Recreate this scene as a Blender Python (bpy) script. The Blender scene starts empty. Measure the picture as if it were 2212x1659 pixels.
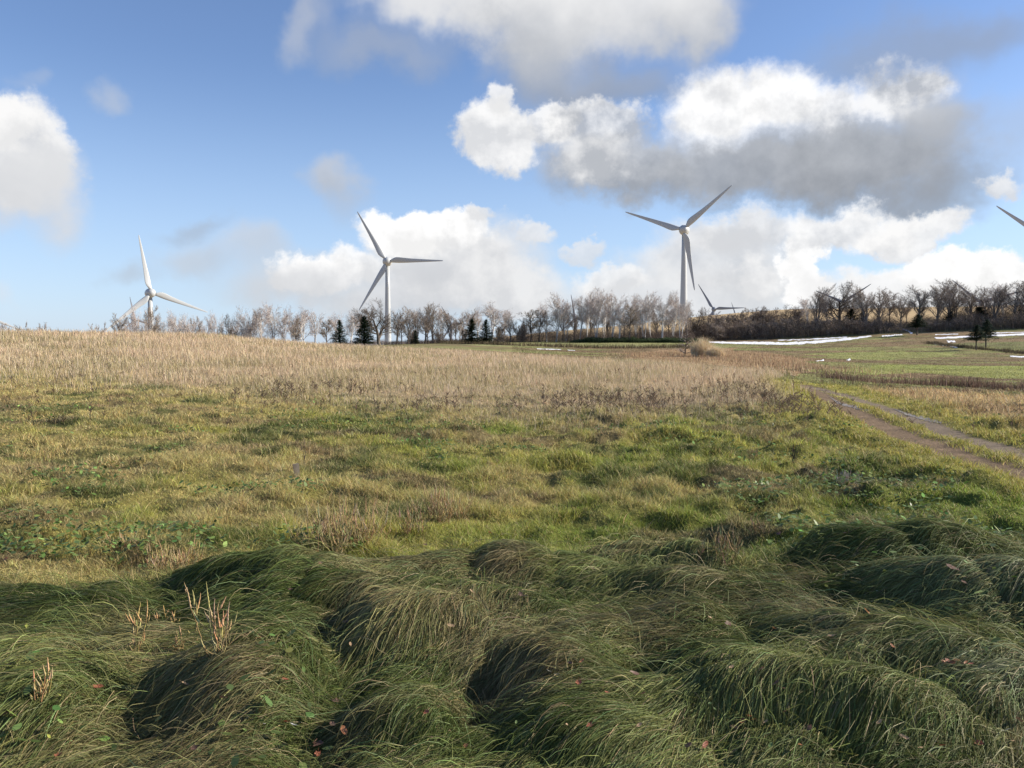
import bpy, math, random
import numpy as np
from mathutils import Vector

# ------------------------------------------------------------------ camera, sky, sun, exposure
PI = math.pi
sc = bpy.context.scene
C = sc.collection
F = 1838.0            # focal length in the measuring frame (2212 x 1659)
CAM_Z = 1.6
PITCH = math.radians(2.63)
SUN_AZ = math.radians(84)      # to the right of the view direction
SUN_EL = math.radians(26)

cam_d = bpy.data.cameras.new('camera')
cam = bpy.data.objects.new('camera', cam_d)
C.objects.link(cam)
cam.location = (0, 0, CAM_Z)
cam.rotation_euler = (PI / 2 - PITCH, 0, 0)
cam_d.sensor_width = 36.0
cam_d.lens = 36.0 * F / 2212.0
cam_d.clip_start = 0.05
cam_d.clip_end = 30000
sc.camera = cam
sc.view_settings.view_transform = 'Standard'
sc.view_settings.look = 'None'
sc.view_settings.gamma = 1.0
sc.view_settings.exposure = 0.82
sc.cycles.max_bounces = 6
sc.cycles.diffuse_bounces = 3
sc.cycles.glossy_bounces = 2
sc.cycles.transmission_bounces = 3
sc.cycles.transparent_max_bounces = 8


def pix_dir(px, py):
    """direction in the world of a measured point of the picture"""
    u = (px - 1106.0) / F
    v = -(py - 829.5) / F
    cp, sp = math.cos(PITCH), math.sin(PITCH)
    return (u, cp + v * sp, -sp + v * cp)


sun_d = bpy.data.lights.new('sun', 'SUN')
sun_d.energy = 5.0
sun_d.angle = math.radians(0.6)
sun_d.color = (1.0, 0.91, 0.78)
sun = bpy.data.objects.new('sun', sun_d)
C.objects.link(sun)
S = Vector((math.sin(SUN_AZ) * math.cos(SUN_EL), math.cos(SUN_AZ) * math.cos(SUN_EL), math.sin(SUN_EL)))
sun.rotation_euler = S.to_track_quat('Z', 'Y').to_euler()
sun.location = (0, 0, 50)

world = bpy.data.worlds.new('World')
sc.world = world
world.use_nodes = True
wt = world.node_tree
wt.nodes.clear()


class NT:
    """small helper to write node trees"""
    def __init__(s, tree):
        s.t = tree

    def n(s, kind, ins=None, **props):
        nd = s.t.nodes.new(kind)
        for k, v in props.items():
            setattr(nd, k, v)
        if ins:
            for k, v in ins.items():
                if hasattr(v, 'is_output'):
                    s.t.links.new(v, nd.inputs[k])
                else:
                    nd.inputs[k].default_value = v
        return nd

    def m(s, op, a, b=0.0, c=0.0, clamp=False):
        return s.n('ShaderNodeMath', {0: a, 1: b, 2: c}, operation=op, use_clamp=clamp).outputs[0]

    def v(s, op, a, b=(0, 0, 0), out=0):
        return s.n('ShaderNodeVectorMath', {0: a, 1: b}, operation=op).outputs[out]

    def mr(s, val, a, b, c=0.0, d=1.0, smooth=False):
        return s.n('ShaderNodeMapRange', {0: val, 1: a, 2: b, 3: c, 4: d},
                   interpolation_type='SMOOTHSTEP' if smooth else 'LINEAR').outputs[0]

    def mixc(s, f, a, b, mode='MIX'):
        nd = s.n('ShaderNodeMix', data_type='RGBA', blend_type=mode)
        for i, x in ((0, f), (6, a), (7, b)):
            if hasattr(x, 'is_output'):
                s.t.links.new(x, nd.inputs[i])
            else:
                nd.inputs[i].default_value = x if i == 0 else (tuple(x) + (1.0,))[:4]
        return nd.outputs[2]

    def noise(s, vec, scale, detail=4.0, rough=0.55, out=0):
        return s.n('ShaderNodeTexNoise', {'Vector': vec, 'Scale': scale, 'Detail': detail, 'Roughness': rough}).outputs[out]


W = NT(wt)
skyt = W.n('ShaderNodeTexSky', sky_type='NISHITA', sun_disc=False)
skyt.sun_elevation = SUN_EL
skyt.sun_rotation = SUN_AZ
skyt.altitude = 300
skyt.air_density = 1.0
skyt.dust_density = 0.6
skyt.ozone_density = 1.6
gen = W.n('ShaderNodeTexCoord').outputs['Generated']
sep = W.n('ShaderNodeSeparateXYZ', {0: gen})
az = W.m('ARCTAN2', sep.outputs[0], sep.outputs[1])
el = W.m('ARCSINE', sep.outputs[2])
# P: azimuth, elevation in hundredths of a radian
P0 = W.n('ShaderNodeCombineXYZ', {0: W.m('MULTIPLY', az, 10.0), 1: W.m('MULTIPLY', el, 10.0), 2: 0.0}).outputs[0]


def warped(scale, amount, detail, rough, seed):
    q = W.v('ADD', P0, (seed, seed * 1.7, seed * 0.3))
    nz = W.noise(q, scale, detail, rough, out=1)
    nz = W.v('SUBTRACT', nz, (0.5, 0.5, 0.5))
    nz = W.v('MULTIPLY', nz, (amount, amount * 0.8, 0))
    return W.v('ADD', P0, nz)


PW_soft = warped(0.6, 1.7, 5.0, 0.58, 3.1)
PW_crisp0 = warped(1.25, 1.15, 8.0, 0.64, 7.7)
# relief for the cauliflower tops: noise lit from above and from the right
rel_a = W.noise(W.v('ADD', P0, (11.0, 0, 0)), 1.6, 7.0, 0.58)
rel_b = W.noise(W.v('ADD', P0, (11.09, 0.17, 0)), 1.6, 7.0, 0.58)
relief = W.m('MULTIPLY', W.m('SUBTRACT', rel_a, rel_b), 4.2)
rel_s = W.m('SUBTRACT', W.noise(W.v('ADD', P0, (21.0, 4.0, 0)), 0.9, 4.0, 0.55), 0.5)

sky = W.n('ShaderNodeVectorMath', {0: skyt.outputs[0], 1: (0.100, 0.107, 0.128)}, operation='MULTIPLY').outputs[0]
# thin veil close to the horizon
veil = W.mr(W.n('ShaderNodeSeparateXYZ', {0: P0}).outputs[1], 0.0, 3.2, 0.55, 0.0, smooth=True)
sky = W.mixc(veil, sky, (0.46, 0.61, 0.84))


def blob(cur, cx, cy, rx, ry, soft, op, top, bot, kind='s', tint=(0.0, 0.0, 0.0), rel=None):
    d = pix_dir(cx, cy)
    a = math.atan2(d[0], d[1])
    e = math.asin(d[2] / math.sqrt(d[0] ** 2 + d[1] ** 2 + d[2] ** 2))
    k = 10.0 / F * (1.32 if kind == 's' else 1.2)
    sx, sy = rx * k * math.cos(a) ** 2, ry * k * math.cos(a) * math.cos(e)
    src = PW_soft if kind == 's' else PW_crisp0
    soft = soft * (1.0 if kind == 's' else .72)
    # (evaluated one after the other: the tiny term only fixes the order)
    src = W.n('ShaderNodeVectorMath', {0: cur, 1: (1e-6, 1e-6, 0), 2: src}, operation='MULTIPLY_ADD').outputs[0]
    q = W.v('MULTIPLY', W.v('SUBTRACT', src, (a * 10, e * 10, 0)), (1 / sx, 1 / sy, 0))
    dist = W.v('LENGTH', q, out=1)
    mask = W.m('MULTIPLY', W.mr(dist, 1.0, 1.0 - soft, smooth=True), op)
    qy = W.n('ShaderNodeSeparateXYZ', {0: q}).outputs[1]
    g = W.mr(qy, -0.8, 0.8)
    if rel is None:
        rel = 1.0 if kind == 'c' else 0.0
    g = W.m('ADD', g, W.m('MULTIPLY', rel_s, 1.1))
    if rel:
        g = W.m('ADD', g, W.m('MULTIPLY', relief, rel))
    g = W.m('ADD', g, 0.0, clamp=True)

    def col(b):
        # shadow sides of cloud are faintly blue, lit sides faintly warm
        t = max(0.0, min(1.0, (b - 0.25) / 0.6))
        return (b * (0.91 + 0.09 * t + tint[0]), b * (0.985 + 0.01 * t + tint[1]), b * (1.12 - 0.13 * t + tint[2]))
    cc = W.mixc(g, tuple(v * .80 for v in col(bot)), tuple(v * .83 for v in col(top)))
    return W.mixc(mask, cur, cc)


BLOBS = [
    # cx, cy, rx, ry, soft, opacity, top, bottom, kind
    # thin grey veils
    (1950, 100, 230, 75, 0.95, 0.50, 0.36, 0.33, 's'),
    (2130, 60, 150, 60, 0.9, 0.35, 0.34, 0.30, 's'),
    (2150, 320, 70, 90, 0.95, 0.35, 0.50, 0.44, 's'),
    (1210, 150, 150, 120, 0.9, 0.55, 0.52, 0.36, 's'),
    (1330, 175, 190, 50, 0.9, 0.6, 0.42, 0.32, 's'),
    (215, 222, 48, 34, 0.95, 0.42, 0.62, 0.58, 's'),
    (20, 150, 40, 30, 0.95, 0.2, 0.6, 0.6, 's'),
    (655, 60, 45, 70, 0.95, 0.45, 0.62, 0.55, 's'),
    (700, 25, 70, 40, 0.95, 0.30, 0.62, 0.55, 's'),
    (830, 95, 160, 45, 0.95, 0.45, 0.5, 0.42, 's'),
    (725, 385, 75, 48, 0.8, 0.75, 0.64, 0.50, 's'),
    (740, 440, 55, 50, 0.9, 0.35, 0.52, 0.48, 's'),
    (415, 490, 70, 26, 0.95, 0.45, 0.42, 0.40, 's'),
    (400, 555, 75, 50, 0.95, 0.6, 0.60, 0.50, 's'),
    (280, 590, 60, 34, 0.95, 0.45, 0.48, 0.46, 's'),
    (520, 550, 80, 50, 0.9, 0.6, 0.66, 0.55, 's'),
    (0, 620, 40, 30, 0.9, 0.3, 0.75, 0.7, 's'),
    # top cloud
    (1010, 0, 210, 62, 0.6, 0.95, 0.84, 0.70, 's'),
    (1180, 45, 200, 95, 0.9, 0.9, 0.82, 0.56, 'c', (0, 0, 0), 0.4),
    (1340, 5, 240, 95, 0.7, 0.97, 0.92, 0.56, 's'),
    (1470, 45, 100, 66, 0.7, 0.9, 0.80, 0.50, 's'),
    (1160, 105, 130, 70, 0.8, 0.7, 0.60, 0.46, 's'),
    # left cloud
    (40, 330, 110, 115, 0.5, 0.96, 0.86, 0.70, 'c'),
    (60, 410, 130, 95, 0.7, 0.92, 0.74, 0.64, 's'),
    (10, 270, 60, 60, 0.5, 0.9, 0.90, 0.80, 'c'),
    # large dark shelf on the right
    (1850, 345, 290, 122, 0.9, 0.97, 0.46, 0.32, 'c', (0, 0, 0), 0.45),
    (1620, 370, 330, 82, 0.9, 0.95, 0.46, 0.33, 'c', (0, 0, 0), 0.45),
    (2010, 270, 100, 95, 0.8, 0.85, 0.50, 0.42, 's'),
    (1330, 360, 200, 82, 0.8, 0.9, 0.56, 0.36, 'c', (0, 0, 0), 0.5),
    (1980, 420, 160, 50, 0.8, 0.8, 0.34, 0.31, 's'),
    # lit heads of it
    (1200, 268, 55, 42, 0.5, 0.9, 0.92, 0.62, 'c'),
    (1300, 270, 110, 50, 0.5, 0.85, 0.88, 0.50, 'c'),
    (1290, 355, 90, 60, 0.8, 0.85, 0.80, 0.52, 'c'),
    (1075, 295, 95, 70, 0.45, 0.97, 0.92, 0.72, 'c'),
    (1085, 225, 40, 40, 0.6, 0.85, 0.92, 0.80, 'c'),
    (1560, 250, 122, 80, 0.85, 0.97, 0.98, 0.76, 'c'),
    (1690, 215, 122, 80, 0.85, 0.97, 1.00, 0.78, 'c'),
    (1810, 232, 100, 60, 0.9, 0.9, 0.95, 0.62, 'c'),
    (1950, 198, 108, 62, 0.9, 0.92, 0.92, 0.50, 'c'),
    (1990, 240, 80, 40, 0.9, 0.55, 0.62, 0.42, 's'),
    # small ones
    (2155, 403, 62, 26, 0.8, 0.85, 0.82, 0.70, 'c'),
    # low bank, middle
    (780, 620, 330, 60, 0.8, 0.75, 0.62, 0.55, 's'),
    (930, 655, 330, 55, 0.9, 0.88, 0.74, 0.62, 'c', (0, 0, 0), 0.5),
    (1060, 570, 120, 80, 0.7, 0.85, 0.76, 0.64, 's'),
    (940, 560, 160, 95, 0.5, 0.96, 0.80, 0.68, 'c'),
    (900, 500, 120, 50, 0.4, 0.97, 1.00, 0.86, 'c'),
    (1010, 500, 60, 50, 0.5, 0.9, 1.00, 0.80, 'c'),
    (1030, 458, 50, 18, 0.7, 0.8, 0.80, 0.74, 'c'),
    (970, 590, 90, 70, 0.8, 0.7, 0.62, 0.58, 's'),
    (660, 580, 90, 50, 0.5, 0.97, 0.96, 0.80, 'c'),
    (740, 570, 60, 50, 0.6, 0.9, 0.94, 0.74, 'c'),
    (640, 640, 150, 45, 0.8, 0.7, 0.66, 0.60, 's'),
    (1140, 510, 55, 28, 0.7, 0.8, 0.80, 0.72, 'c'),
    (1270, 543, 50, 22, 0.7, 0.7, 0.78, 0.72, 'c'),
    (1100, 640, 130, 70, 0.6, 0.9, 0.80, 0.70, 'c'),
    # low bank, right
    (1500, 640, 350, 75, 0.9, 0.92, 0.80, 0.68, 'c', (0, 0, 0), 0.5),
    (1560, 560, 215, 92, 0.8, 0.92, 0.82, 0.64, 'c', (0, 0, 0), 0.5),
    (1330, 600, 70, 40, 0.6, 0.85, 0.88, 0.72, 'c'),
    (1600, 500, 150, 46, 0.8, 0.85, 0.80, 0.66, 'c'),
    (1640, 590, 60, 45, 0.6, 0.8, 0.90, 0.76, 'c'),
    (1745, 590, 50, 75, 0.4, 0.97, 1.0, 0.90, 'c'),
    (1840, 490, 150, 48, 0.6, 0.95, 0.92, 0.70, 'c'),
    (1970, 500, 100, 42, 0.5, 0.95, 0.90, 0.74, 'c'),
    (1990, 620, 220, 60, 0.5, 0.95, 0.92, 0.84, 'c'),
    (2140, 600, 140, 60, 0.4, 0.97, 1.0, 0.86, 'c'),
    (2010, 575, 70, 45, 0.5, 0.95, 0.98, 0.86, 'c'),
    (1850, 650, 140, 35, 0.8, 0.8, 0.84, 0.78, 's'),
    (2100, 660, 200, 40, 0.8, 0.9, 0.88, 0.82, 's'),
]
for b in BLOBS:
    sky = blob(sky, *b)
bg = W.n('ShaderNodeBackground', {0: sky, 1: 0.74})
W.n('ShaderNodeOutputWorld', {0: bg.outputs[0]})
world.cycles.sampling_method = 'MANUAL'
world.cycles.sample_map_resolution = 512

# ------------------------------------------------------------------ number helpers
rng = np.random.default_rng(7)
rnd = random.Random(5)


def hash2(ix, iy, seed):
    n = (ix.astype(np.int64) * 374761393 + iy.astype(np.int64) * 668265263 + seed * 1442695041) & 0xFFFFFFFF
    n = ((n ^ (n >> 13)) * 1274126177) & 0xFFFFFFFF
    n = (n ^ (n >> 16)) & 0xFFFFFFFF
    return n / 4294967295.0


def vnoise(x, y, seed=0):
    x = np.asarray(x, float)
    y = np.asarray(y, float)
    ix, iy = np.floor(x), np.floor(y)
    fx, fy = x - ix, y - iy
    fx = fx * fx * fx * (fx * (fx * 6 - 15) + 10)
    fy = fy * fy * fy * (fy * (fy * 6 - 15) + 10)
    a, b = hash2(ix, iy, seed), hash2(ix + 1, iy, seed)
    c, d = hash2(ix, iy + 1, seed), hash2(ix + 1, iy + 1, seed)
    return (a + (b - a) * fx) * (1 - fy) + (c + (d - c) * fx) * fy


def fbm(x, y, seed=0, octv=3, gain=0.5):
    s, a, t = 0, 1.0, 0
    for i in range(octv):
        s = s + a * vnoise(x * 2 ** i + 17.3 * i, y * 2 ** i - 9.1 * i, seed + i)
        t += a
        a *= gain
    return s / t


def sstep(x, a, b):
    t = np.clip((x - a) / (b - a), 0, 1)
    return t * t * (3 - 2 * t)


# ------------------------------------------------------------------ terrain
RK = np.array([1, 12, 20, 35, 50, 60, 80, 110, 150, 190, 250, 300, 450, 600, 1000, 6000], float)
COLS = [-900, 0, 450, 700, 1000, 1300, 1660, 2000, 2300, 3100]
HT = np.array([
    [0, 0, .10, .78, 1.70, 2.25, 2.1, .2, -3, -6, -9, -12, -25, -31, -32, -40],
    [0, 0, .10, .78, 1.70, 2.25, 2.1, .2, -3, -6, -9, -12, -25, -31, -32, -40],
    [0, 0, .10, .72, 1.60, 2.10, 1.9, .4, -1.5, -3, -6, -9, -22, -30, -32, -40],
    [0, 0, .08, .55, 1.08, 1.38, 1.4, 1.2, .9, .8, 0, -2, -12, -16, -25, -40],
    [0, 0, .05, .42, .70, .85, 1.0, 1.3, 1.7, 2.0, 2.8, 3.2, -8, -14, -20, -40],
    [0, 0, .05, .36, .50, .45, .42, .60, 1.4, 2.2, 5.5, 8.0, 2, -8, -20, -40],
    [0, 0, .05, .27, .15, .10, .20, .55, 1.35, 2.4, 9, 13.0, 4, -6, -20, -40],
    [0, 0, 0, -.05, -.17, -.17, -.14, .35, 1.7, 3.7, 9.5, 13.5, 5, -5, -20, -40],
    [0, 0, 0, -.05, -.17, -.17, -.10, .45, 1.9, 4.2, 10, 13.5, 5, -5, -20, -40],
    [0, 0, 0, -.05, -.17, -.17, -.10, .45, 1.9, 4.2, 10, 13.5, 5, -5, -20, -40]], float)
CA = np.array([math.atan((c - 1106) / F) for c in COLS])
LK = np.log(RK)


def catmull(p0, p1, p2, p3, t):
    return p1 + 0.5 * t * (p2 - p0 + t * (2 * p0 - 5 * p1 + 4 * p2 - p3 + t * (3 * (p1 - p2) + p3 - p0)))


def herm_r(lr):
    """table columns evaluated at log radius -> list of arrays per column"""
    k = np.clip(np.searchsorted(LK, lr) - 1, 0, len(LK) - 2)
    t = np.clip((lr - LK[k]) / (LK[k + 1] - LK[k]), 0, 1)
    out = []
    h = LK[k + 1] - LK[k]
    sl = np.zeros_like(HT)
    dif = (HT[:, 1:] - HT[:, :-1]) / (LK[1:] - LK[:-1])
    for j in range(1, HT.shape[1] - 1):   # monotone slopes
        a, b = dif[:, j - 1], dif[:, j]
        sl[:, j] = np.where(a * b > 0, 2 * a * b / (a + b + 1e-12), 0)
    for c in range(HT.shape[0]):
        p0, p1 = HT[c][k], HT[c][k + 1]
        m0, m1 = sl[c][k] * h, sl[c][k + 1] * h
        out.append((2 * t**3 - 3 * t**2 + 1) * p0 + (t**3 - 2 * t**2 + t) * m0 + (-2 * t**3 + 3 * t**2) * p1 + (t**3 - t**2) * m1)
    return np.array(out)


def base_h(x, y):
    x = np.atleast_1d(np.asarray(x, float))
    y = np.atleast_1d(np.asarray(y, float))
    r = np.hypot(x, y)
    a = np.arctan2(x, y)
    v = herm_r(np.log(np.clip(r, 1.0, 6000)))
    a = np.clip(a, CA[0], CA[-1])
    k = np.clip(np.searchsorted(CA, a) - 1, 0, len(CA) - 2)
    t = (a - CA[k]) / (CA[k + 1] - CA[k])
    n = np.arange(len(a))
    km, kp = np.clip(k - 1, 0, len(CA) - 1), np.clip(k + 2, 0, len(CA) - 1)
    h = catmull(v[km, n], v[k, n], v[k + 1, n], v[kp, n], t)
    far = sstep(r, 70, 130)
    h = h + far * 0.5 * (fbm(x / 38, y / 38, 91, 3) - 0.5) * sstep(r, 150, 400) * 3
    return h


_rr = np.exp(np.linspace(math.log(1.5), math.log(3000), 5000))


def at_flat(px, py):
    d = pix_dir(px, py)
    t = -CAM_Z / min(d[2], -1e-6)
    return d[0] * t, d[1] * t


def at(px, py, rmin=1.5):
    """where the measured point meets the land"""
    d = pix_dir(px, py)
    hn = math.hypot(d[0], d[1])
    xs, ys, zs = _rr * d[0] / hn, _rr * d[1] / hn, CAM_Z + _rr * d[2] / hn
    hit = np.nonzero((zs < base_h(xs, ys)) & (_rr > rmin))[0]
    i = hit[0] if len(hit) else len(_rr) - 1
    return xs[i], ys[i]


def polar(px, r):
    a = math.atan((px - 1106) / F)
    return r * math.sin(a), r * math.cos(a)


def z_of(py, r):
    """height of a point seen at py at ground distance r (near the picture's middle column)"""
    d = pix_dir(1106, py)
    return CAM_Z + r * d[2] / d[1]


def seg_dist(x, y, pts):
    """distance to a polyline and the signed side"""
    best = np.full(np.shape(x), 1e9)
    for (ax, ay), (bx, by) in zip(pts[:-1], pts[1:]):
        dx, dy = bx - ax, by - ay
        L = dx * dx + dy * dy
        t = np.clip(((x - ax) * dx + (y - ay) * dy) / L, 0, 1)
        best = np.minimum(best, np.hypot(x - ax - t * dx, y - ay - t * dy))
    return best


def in_poly(x, y, pts):
    c = np.zeros(np.shape(x), bool)
    n = len(pts)
    for i in range(n):
        (ax, ay), (bx, by) = pts[i], pts[i - 1]
        if ay == by:
            continue
        cond = ((ay > y) != (by > y)) & (x < (bx - ax) * (y - ay) / (by - ay) + ax)
        c ^= cond
    return c


# edge between the long lying grass and the mown meadow (far side of the long grass)
LONG_EDGE = [(-900, 1270), (0, 1268), (130, 1272), (330, 1268), (560, 1236), (640, 1240), (760, 1250), (980, 1208), (1230, 1212),
             (1330, 1190), (1480, 1195), (1600, 1240), (1720, 1215), (1900, 1152), (2020, 1168), (2212, 1185), (3100, 1190)]
LE = [at_flat(p[0], p[1] + 20) for p in LONG_EDGE]
LEa = np.array([math.atan2(p[0], p[1]) for p in LE])
LEr = np.array([math.hypot(*p) for p in LE])


def long_mask(x, y, soft=0.35):
    r = np.hypot(x, y)
    e = np.interp(np.arctan2(x, y), LEa, LEr) + 0.5 * (fbm(x * 1.6, y * 1.6, 33, 3) - 0.5)
    return 1 - sstep(r, e - soft, e + soft)


# the mounds under the long grass, measured: px, py, half width, half depth (m), turn, height
MOUNDS = [
    (600, 1290, .34, .26, .5, .24), (690, 1350, .26, .30, .3, .15), (350, 1262, .55, .13, .0, .10), (130, 1340, .4, .25, -.2, .10),
    (980, 1262, .45, .16, .1, .12), (1180, 1250, .45, .15, -.1, .12), (900, 1350, .42, .25, .2, .14), (1130, 1370, .6, .16, -.1, .10),
    (860, 1440, .26, .24, .1, .22), (1210, 1510, .26, .26, .2, .19), (1010, 1420, .25, .12, 0, .10),
    (1400, 1300, .5, .14, -.2, .12), (1450, 1210, .38, .12, -.3, .16), (1540, 1395, .36, .13, .1, .15), (1310, 1430, .16, .14, .1, .14),
    (1900, 1225, .5, .22, -.4, .32), (2060, 1330, .5, .17, -.6, .26), (1700, 1330, .5, .2, -.25, .12), (1560, 1500, .25, .2, 0, .13),
    (2140, 1240, .32, .13, -.1, .12), (2180, 1370, .35, .16, .1, .12), (1840, 1430, .4, .12, .15, .14), (2000, 1465, .42, .13, -.1, .20),
    (1700, 1560, .36, .18, .1, .15), (2170, 1540, .24, .2, .3, .20), (1930, 1620, .35, .16, .1, .14),
    (470, 1420, .3, .2, .2, .10), (440, 1530, .30, .2, .35, .18), (150, 1560, .24, .2, .3, .20), (590, 1530, .2, .26, .2, .16),
    (20, 1450, .35, .2, .1, .12), (850, 1600, .3, .13, .0, .12), (1230, 1640, .25, .12, .0, .1), (40, 1640, .2, .12, 0, .14)]
HOLLOWS = [(715, 1430, .10, .28, .1, .12), (705, 1580, .12, .30, .05, .14), (1065, 1560, .11, .22, .1, .16), (790, 1310, .13, .1, .3, .12),
           (440, 1305, .32, .10, .05, .14), (1110, 1290, .16, .07, .0, .09), (2105, 1255, .2, .08, .1, .10), (1370, 1470, .10, .14, 0, .12),
           (290, 1560, .10, .25, .2, .12), (1880, 1350, .3, .10, -.6, .10), (2090, 1450, .2, .12, -.6, .14), (1620, 1420, .1, .15, 0, .08),
           (1990, 1530, .25, .08, 0, .1), (130, 1430, .2, .07, 0, .06)]
MN = []
for lst, sg in ((MOUNDS, 1), (HOLLOWS, -1)):
    for (px, py, sx, sy, rot, hh) in lst:
        mx, my = at_flat(px, py + 24)
        MN.append((mx, my, sx * 1.12, sy * 1.12, rot, hh * sg * .95))


def bumps(x, y):
    """relief of the near meadow: mounds of lying grass, tussocks further off"""
    r = np.hypot(x, y)
    out = np.zeros(np.shape(x))
    near = r < 11
    if near.any():
        X, Y = x[near], y[near]
        wx = X + 0.16 * (fbm(X * 1.9, Y * 1.9, 5, 3) - 0.5)
        wy = Y + 0.16 * (fbm(X * 1.9, Y * 1.9, 55, 3) - 0.5)
        h = np.zeros(len(X))
        for (mx, my, sx, sy, rot, hh) in MN:
            dx, dy = wx - mx, wy - my
            c, s = math.cos(rot), math.sin(rot)
            q = ((dx * c + dy * s) / sx) ** 2 + ((-dx * s + dy * c) / sy) ** 2
            h += hh * np.exp(-0.5 * q ** 1.12)
        # pillowy folds
        n1 = vnoise(wx * 2.1 + 3, wy * 2.4 + 8, 12) - 0.5
        n2 = vnoise(wx * 4.3, wy * 4.9, 13) - 0.5
        h += 0.13 * np.sqrt(np.abs(n1) + 0.003) + 0.045 * np.sqrt(np.abs(n2) + 0.003)
        out[near] = h * long_mask(X, Y)
    m = (1 - long_mask(x, y)) if near.any() else 1.0
    tus = (fbm(x * 1.15, y * 1.5, 40, 3) - 0.5)
    fade = 1 - 0.8 * sstep(r, 18, 45)
    rgt = sstep(x / np.maximum(r, 1), -.1, .25)
    tus2 = (fbm(x * 3.1, y * 3.6, 44, 2) - .5)
    out = out + m * fade * ((0.25 + 0.24 * rgt) * tus + (.13 + .07 * rgt) * tus2 * (1 - sstep(r, 18, 32))) * (r < 200)
    return out


RUT_L = [at(*p) for p in [(1735, 830), (1757, 842), (1794, 860), (1831, 878), (1897, 911), (1963, 940), (2043, 966), (2122, 995), (2212, 1019), (2330, 1050)]]
RUT_R = [at(*p) for p in [(1760, 835), (1842, 857), (1910, 878), (1958, 896), (2016, 916), (2069, 937), (2149, 958), (2212, 978), (2330, 1008)]]


def path_dist(x, y):
    a, b = np.full(np.shape(x), 9.0), np.full(np.shape(x), 9.0)
    near = (x > 3.5) & (y > 6) & (x < 40) & (y < 60)
    if near.any():
        a[near] = seg_dist(x[near], y[near], RUT_L)
        b[near] = seg_dist(x[near], y[near], RUT_R)
    return a, b


def land(x, y):
    x = np.atleast_1d(np.asarray(x, float))
    y = np.atleast_1d(np.asarray(y, float))
    dl, dr = path_dist(x, y)
    d = np.minimum(dl, dr)
    flat = sstep(d, 0.35, 1.1)
    return base_h(x, y) + bumps(x, y) * flat - 0.05 * (1 - sstep(d, 0.2, 0.6))


# ------------------------------------------------------------------ what colour the land is
P_ = lambda lst, rmin=1.5: [at(px, py, rmin) for px, py in lst]
TAN_R = P_([(1845, 840), (2000, 846), (2212, 860), (2420, 872), (2420, 990), (2212, 955), (2120, 928), (2050, 905), (1980, 882), (1900, 862)])
STRIP1 = P_([(1755, 812), (1790, 800), (1860, 790), (2000, 787), (2212, 792), (2420, 796), (2420, 824), (2212, 819), (2000, 808), (1850, 811)])
STRIP2 = P_([(1740, 772), (1800, 762), (1900, 757), (2010, 760), (2080, 766), (2000, 774), (1880, 778)], 60)
STRIP3 = P_([(1000, 744), (1150, 740), (1300, 739), (1430, 741), (1560, 745), (1660, 750), (1560, 752), (1400, 750), (1200, 748), (1040, 747)], 75)
STRIP4 = P_([(2060, 745), (2160, 738), (2300, 738), (2420, 742), (2420, 758), (2212, 752), (2120, 752)], 60)
RUSTY = P_([(1330, 762), (1440, 755), (1560, 752), (1660, 762), (1740, 772), (1735, 800), (1700, 815), (1600, 795), (1450, 782), (1370, 775)], 40)
DRY_NEAR = [at(*p) for p in [(-700, 815), (0, 822), (250, 830), (480, 850), (620, 872), (830, 893), (1000, 905), (1250, 912), (1450, 912), (1640, 900), (1740, 872)]]
DNa = np.array([math.atan2(*p) for p in DRY_NEAR])
DNr = np.array([math.hypot(*p) for p in DRY_NEAR])
EDGE_R = [at(*p) for p in [(1740, 880), (1748, 855), (1735, 835), (1712, 818)]]


_rl = sorted([(math.hypot(*p), p[0] - .75) for p in RUT_L if math.hypot(*p) < 34])
LIM_R = [0, 8] + [p[0] for p in _rl] + [38, 45, 52, 58, 64, 70, 78, 88, 100]
LIM_X = [99, 30] + [p[1] for p in _rl] + [11.6, 13.0, 11.5, 8.0, 3.0, -4.0, -12, -22, -35]


def dry_mask(x, y):
    """1 where tall dry grass stands (the far half of the near meadow)"""
    r = np.hypot(x, y)
    a = np.arctan2(x, y)
    px = 1106 + F * x / np.maximum(y, .1)
    e = np.interp(a, DNa, DNr)
    wob = 3.0 * (fbm(x * .35, y * .35, 61, 3) - .5)
    m = sstep(r, e - 3.5 + wob, e + 7 + wob)
    # right-hand limit of the near meadow and its far limit
    lim = np.interp(r, LIM_R, LIM_X)
    m = m * (1 - sstep(x + 1.2 * (fbm(x * .6, y * .6, 62, 2) - .5), lim - .6, lim + .5))
    m = m * (1 - sstep(r, 85, 100))
    return m


def near_meadow(x, y):
    r = np.hypot(x, y)
    lim = np.interp(r, LIM_R, LIM_X)
    return (x < lim) & (r < 100)


def lerp3(a, b, t):
    return a + (b - a) * t[:, None]


def col_arr(c, n):
    return np.repeat(np.array(c, float)[None, :], n, 0)


G_GREEN = (0.215, 0.268, 0.052)
G_OLIVE = (0.360, 0.345, 0.088)
G_YELL = (0.420, 0.350, 0.140)
G_TAN = (0.470, 0.365, 0.235)
G_DARK = (0.070, 0.110, 0.030)
G_BROWN = (0.150, 0.105, 0.060)


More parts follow.
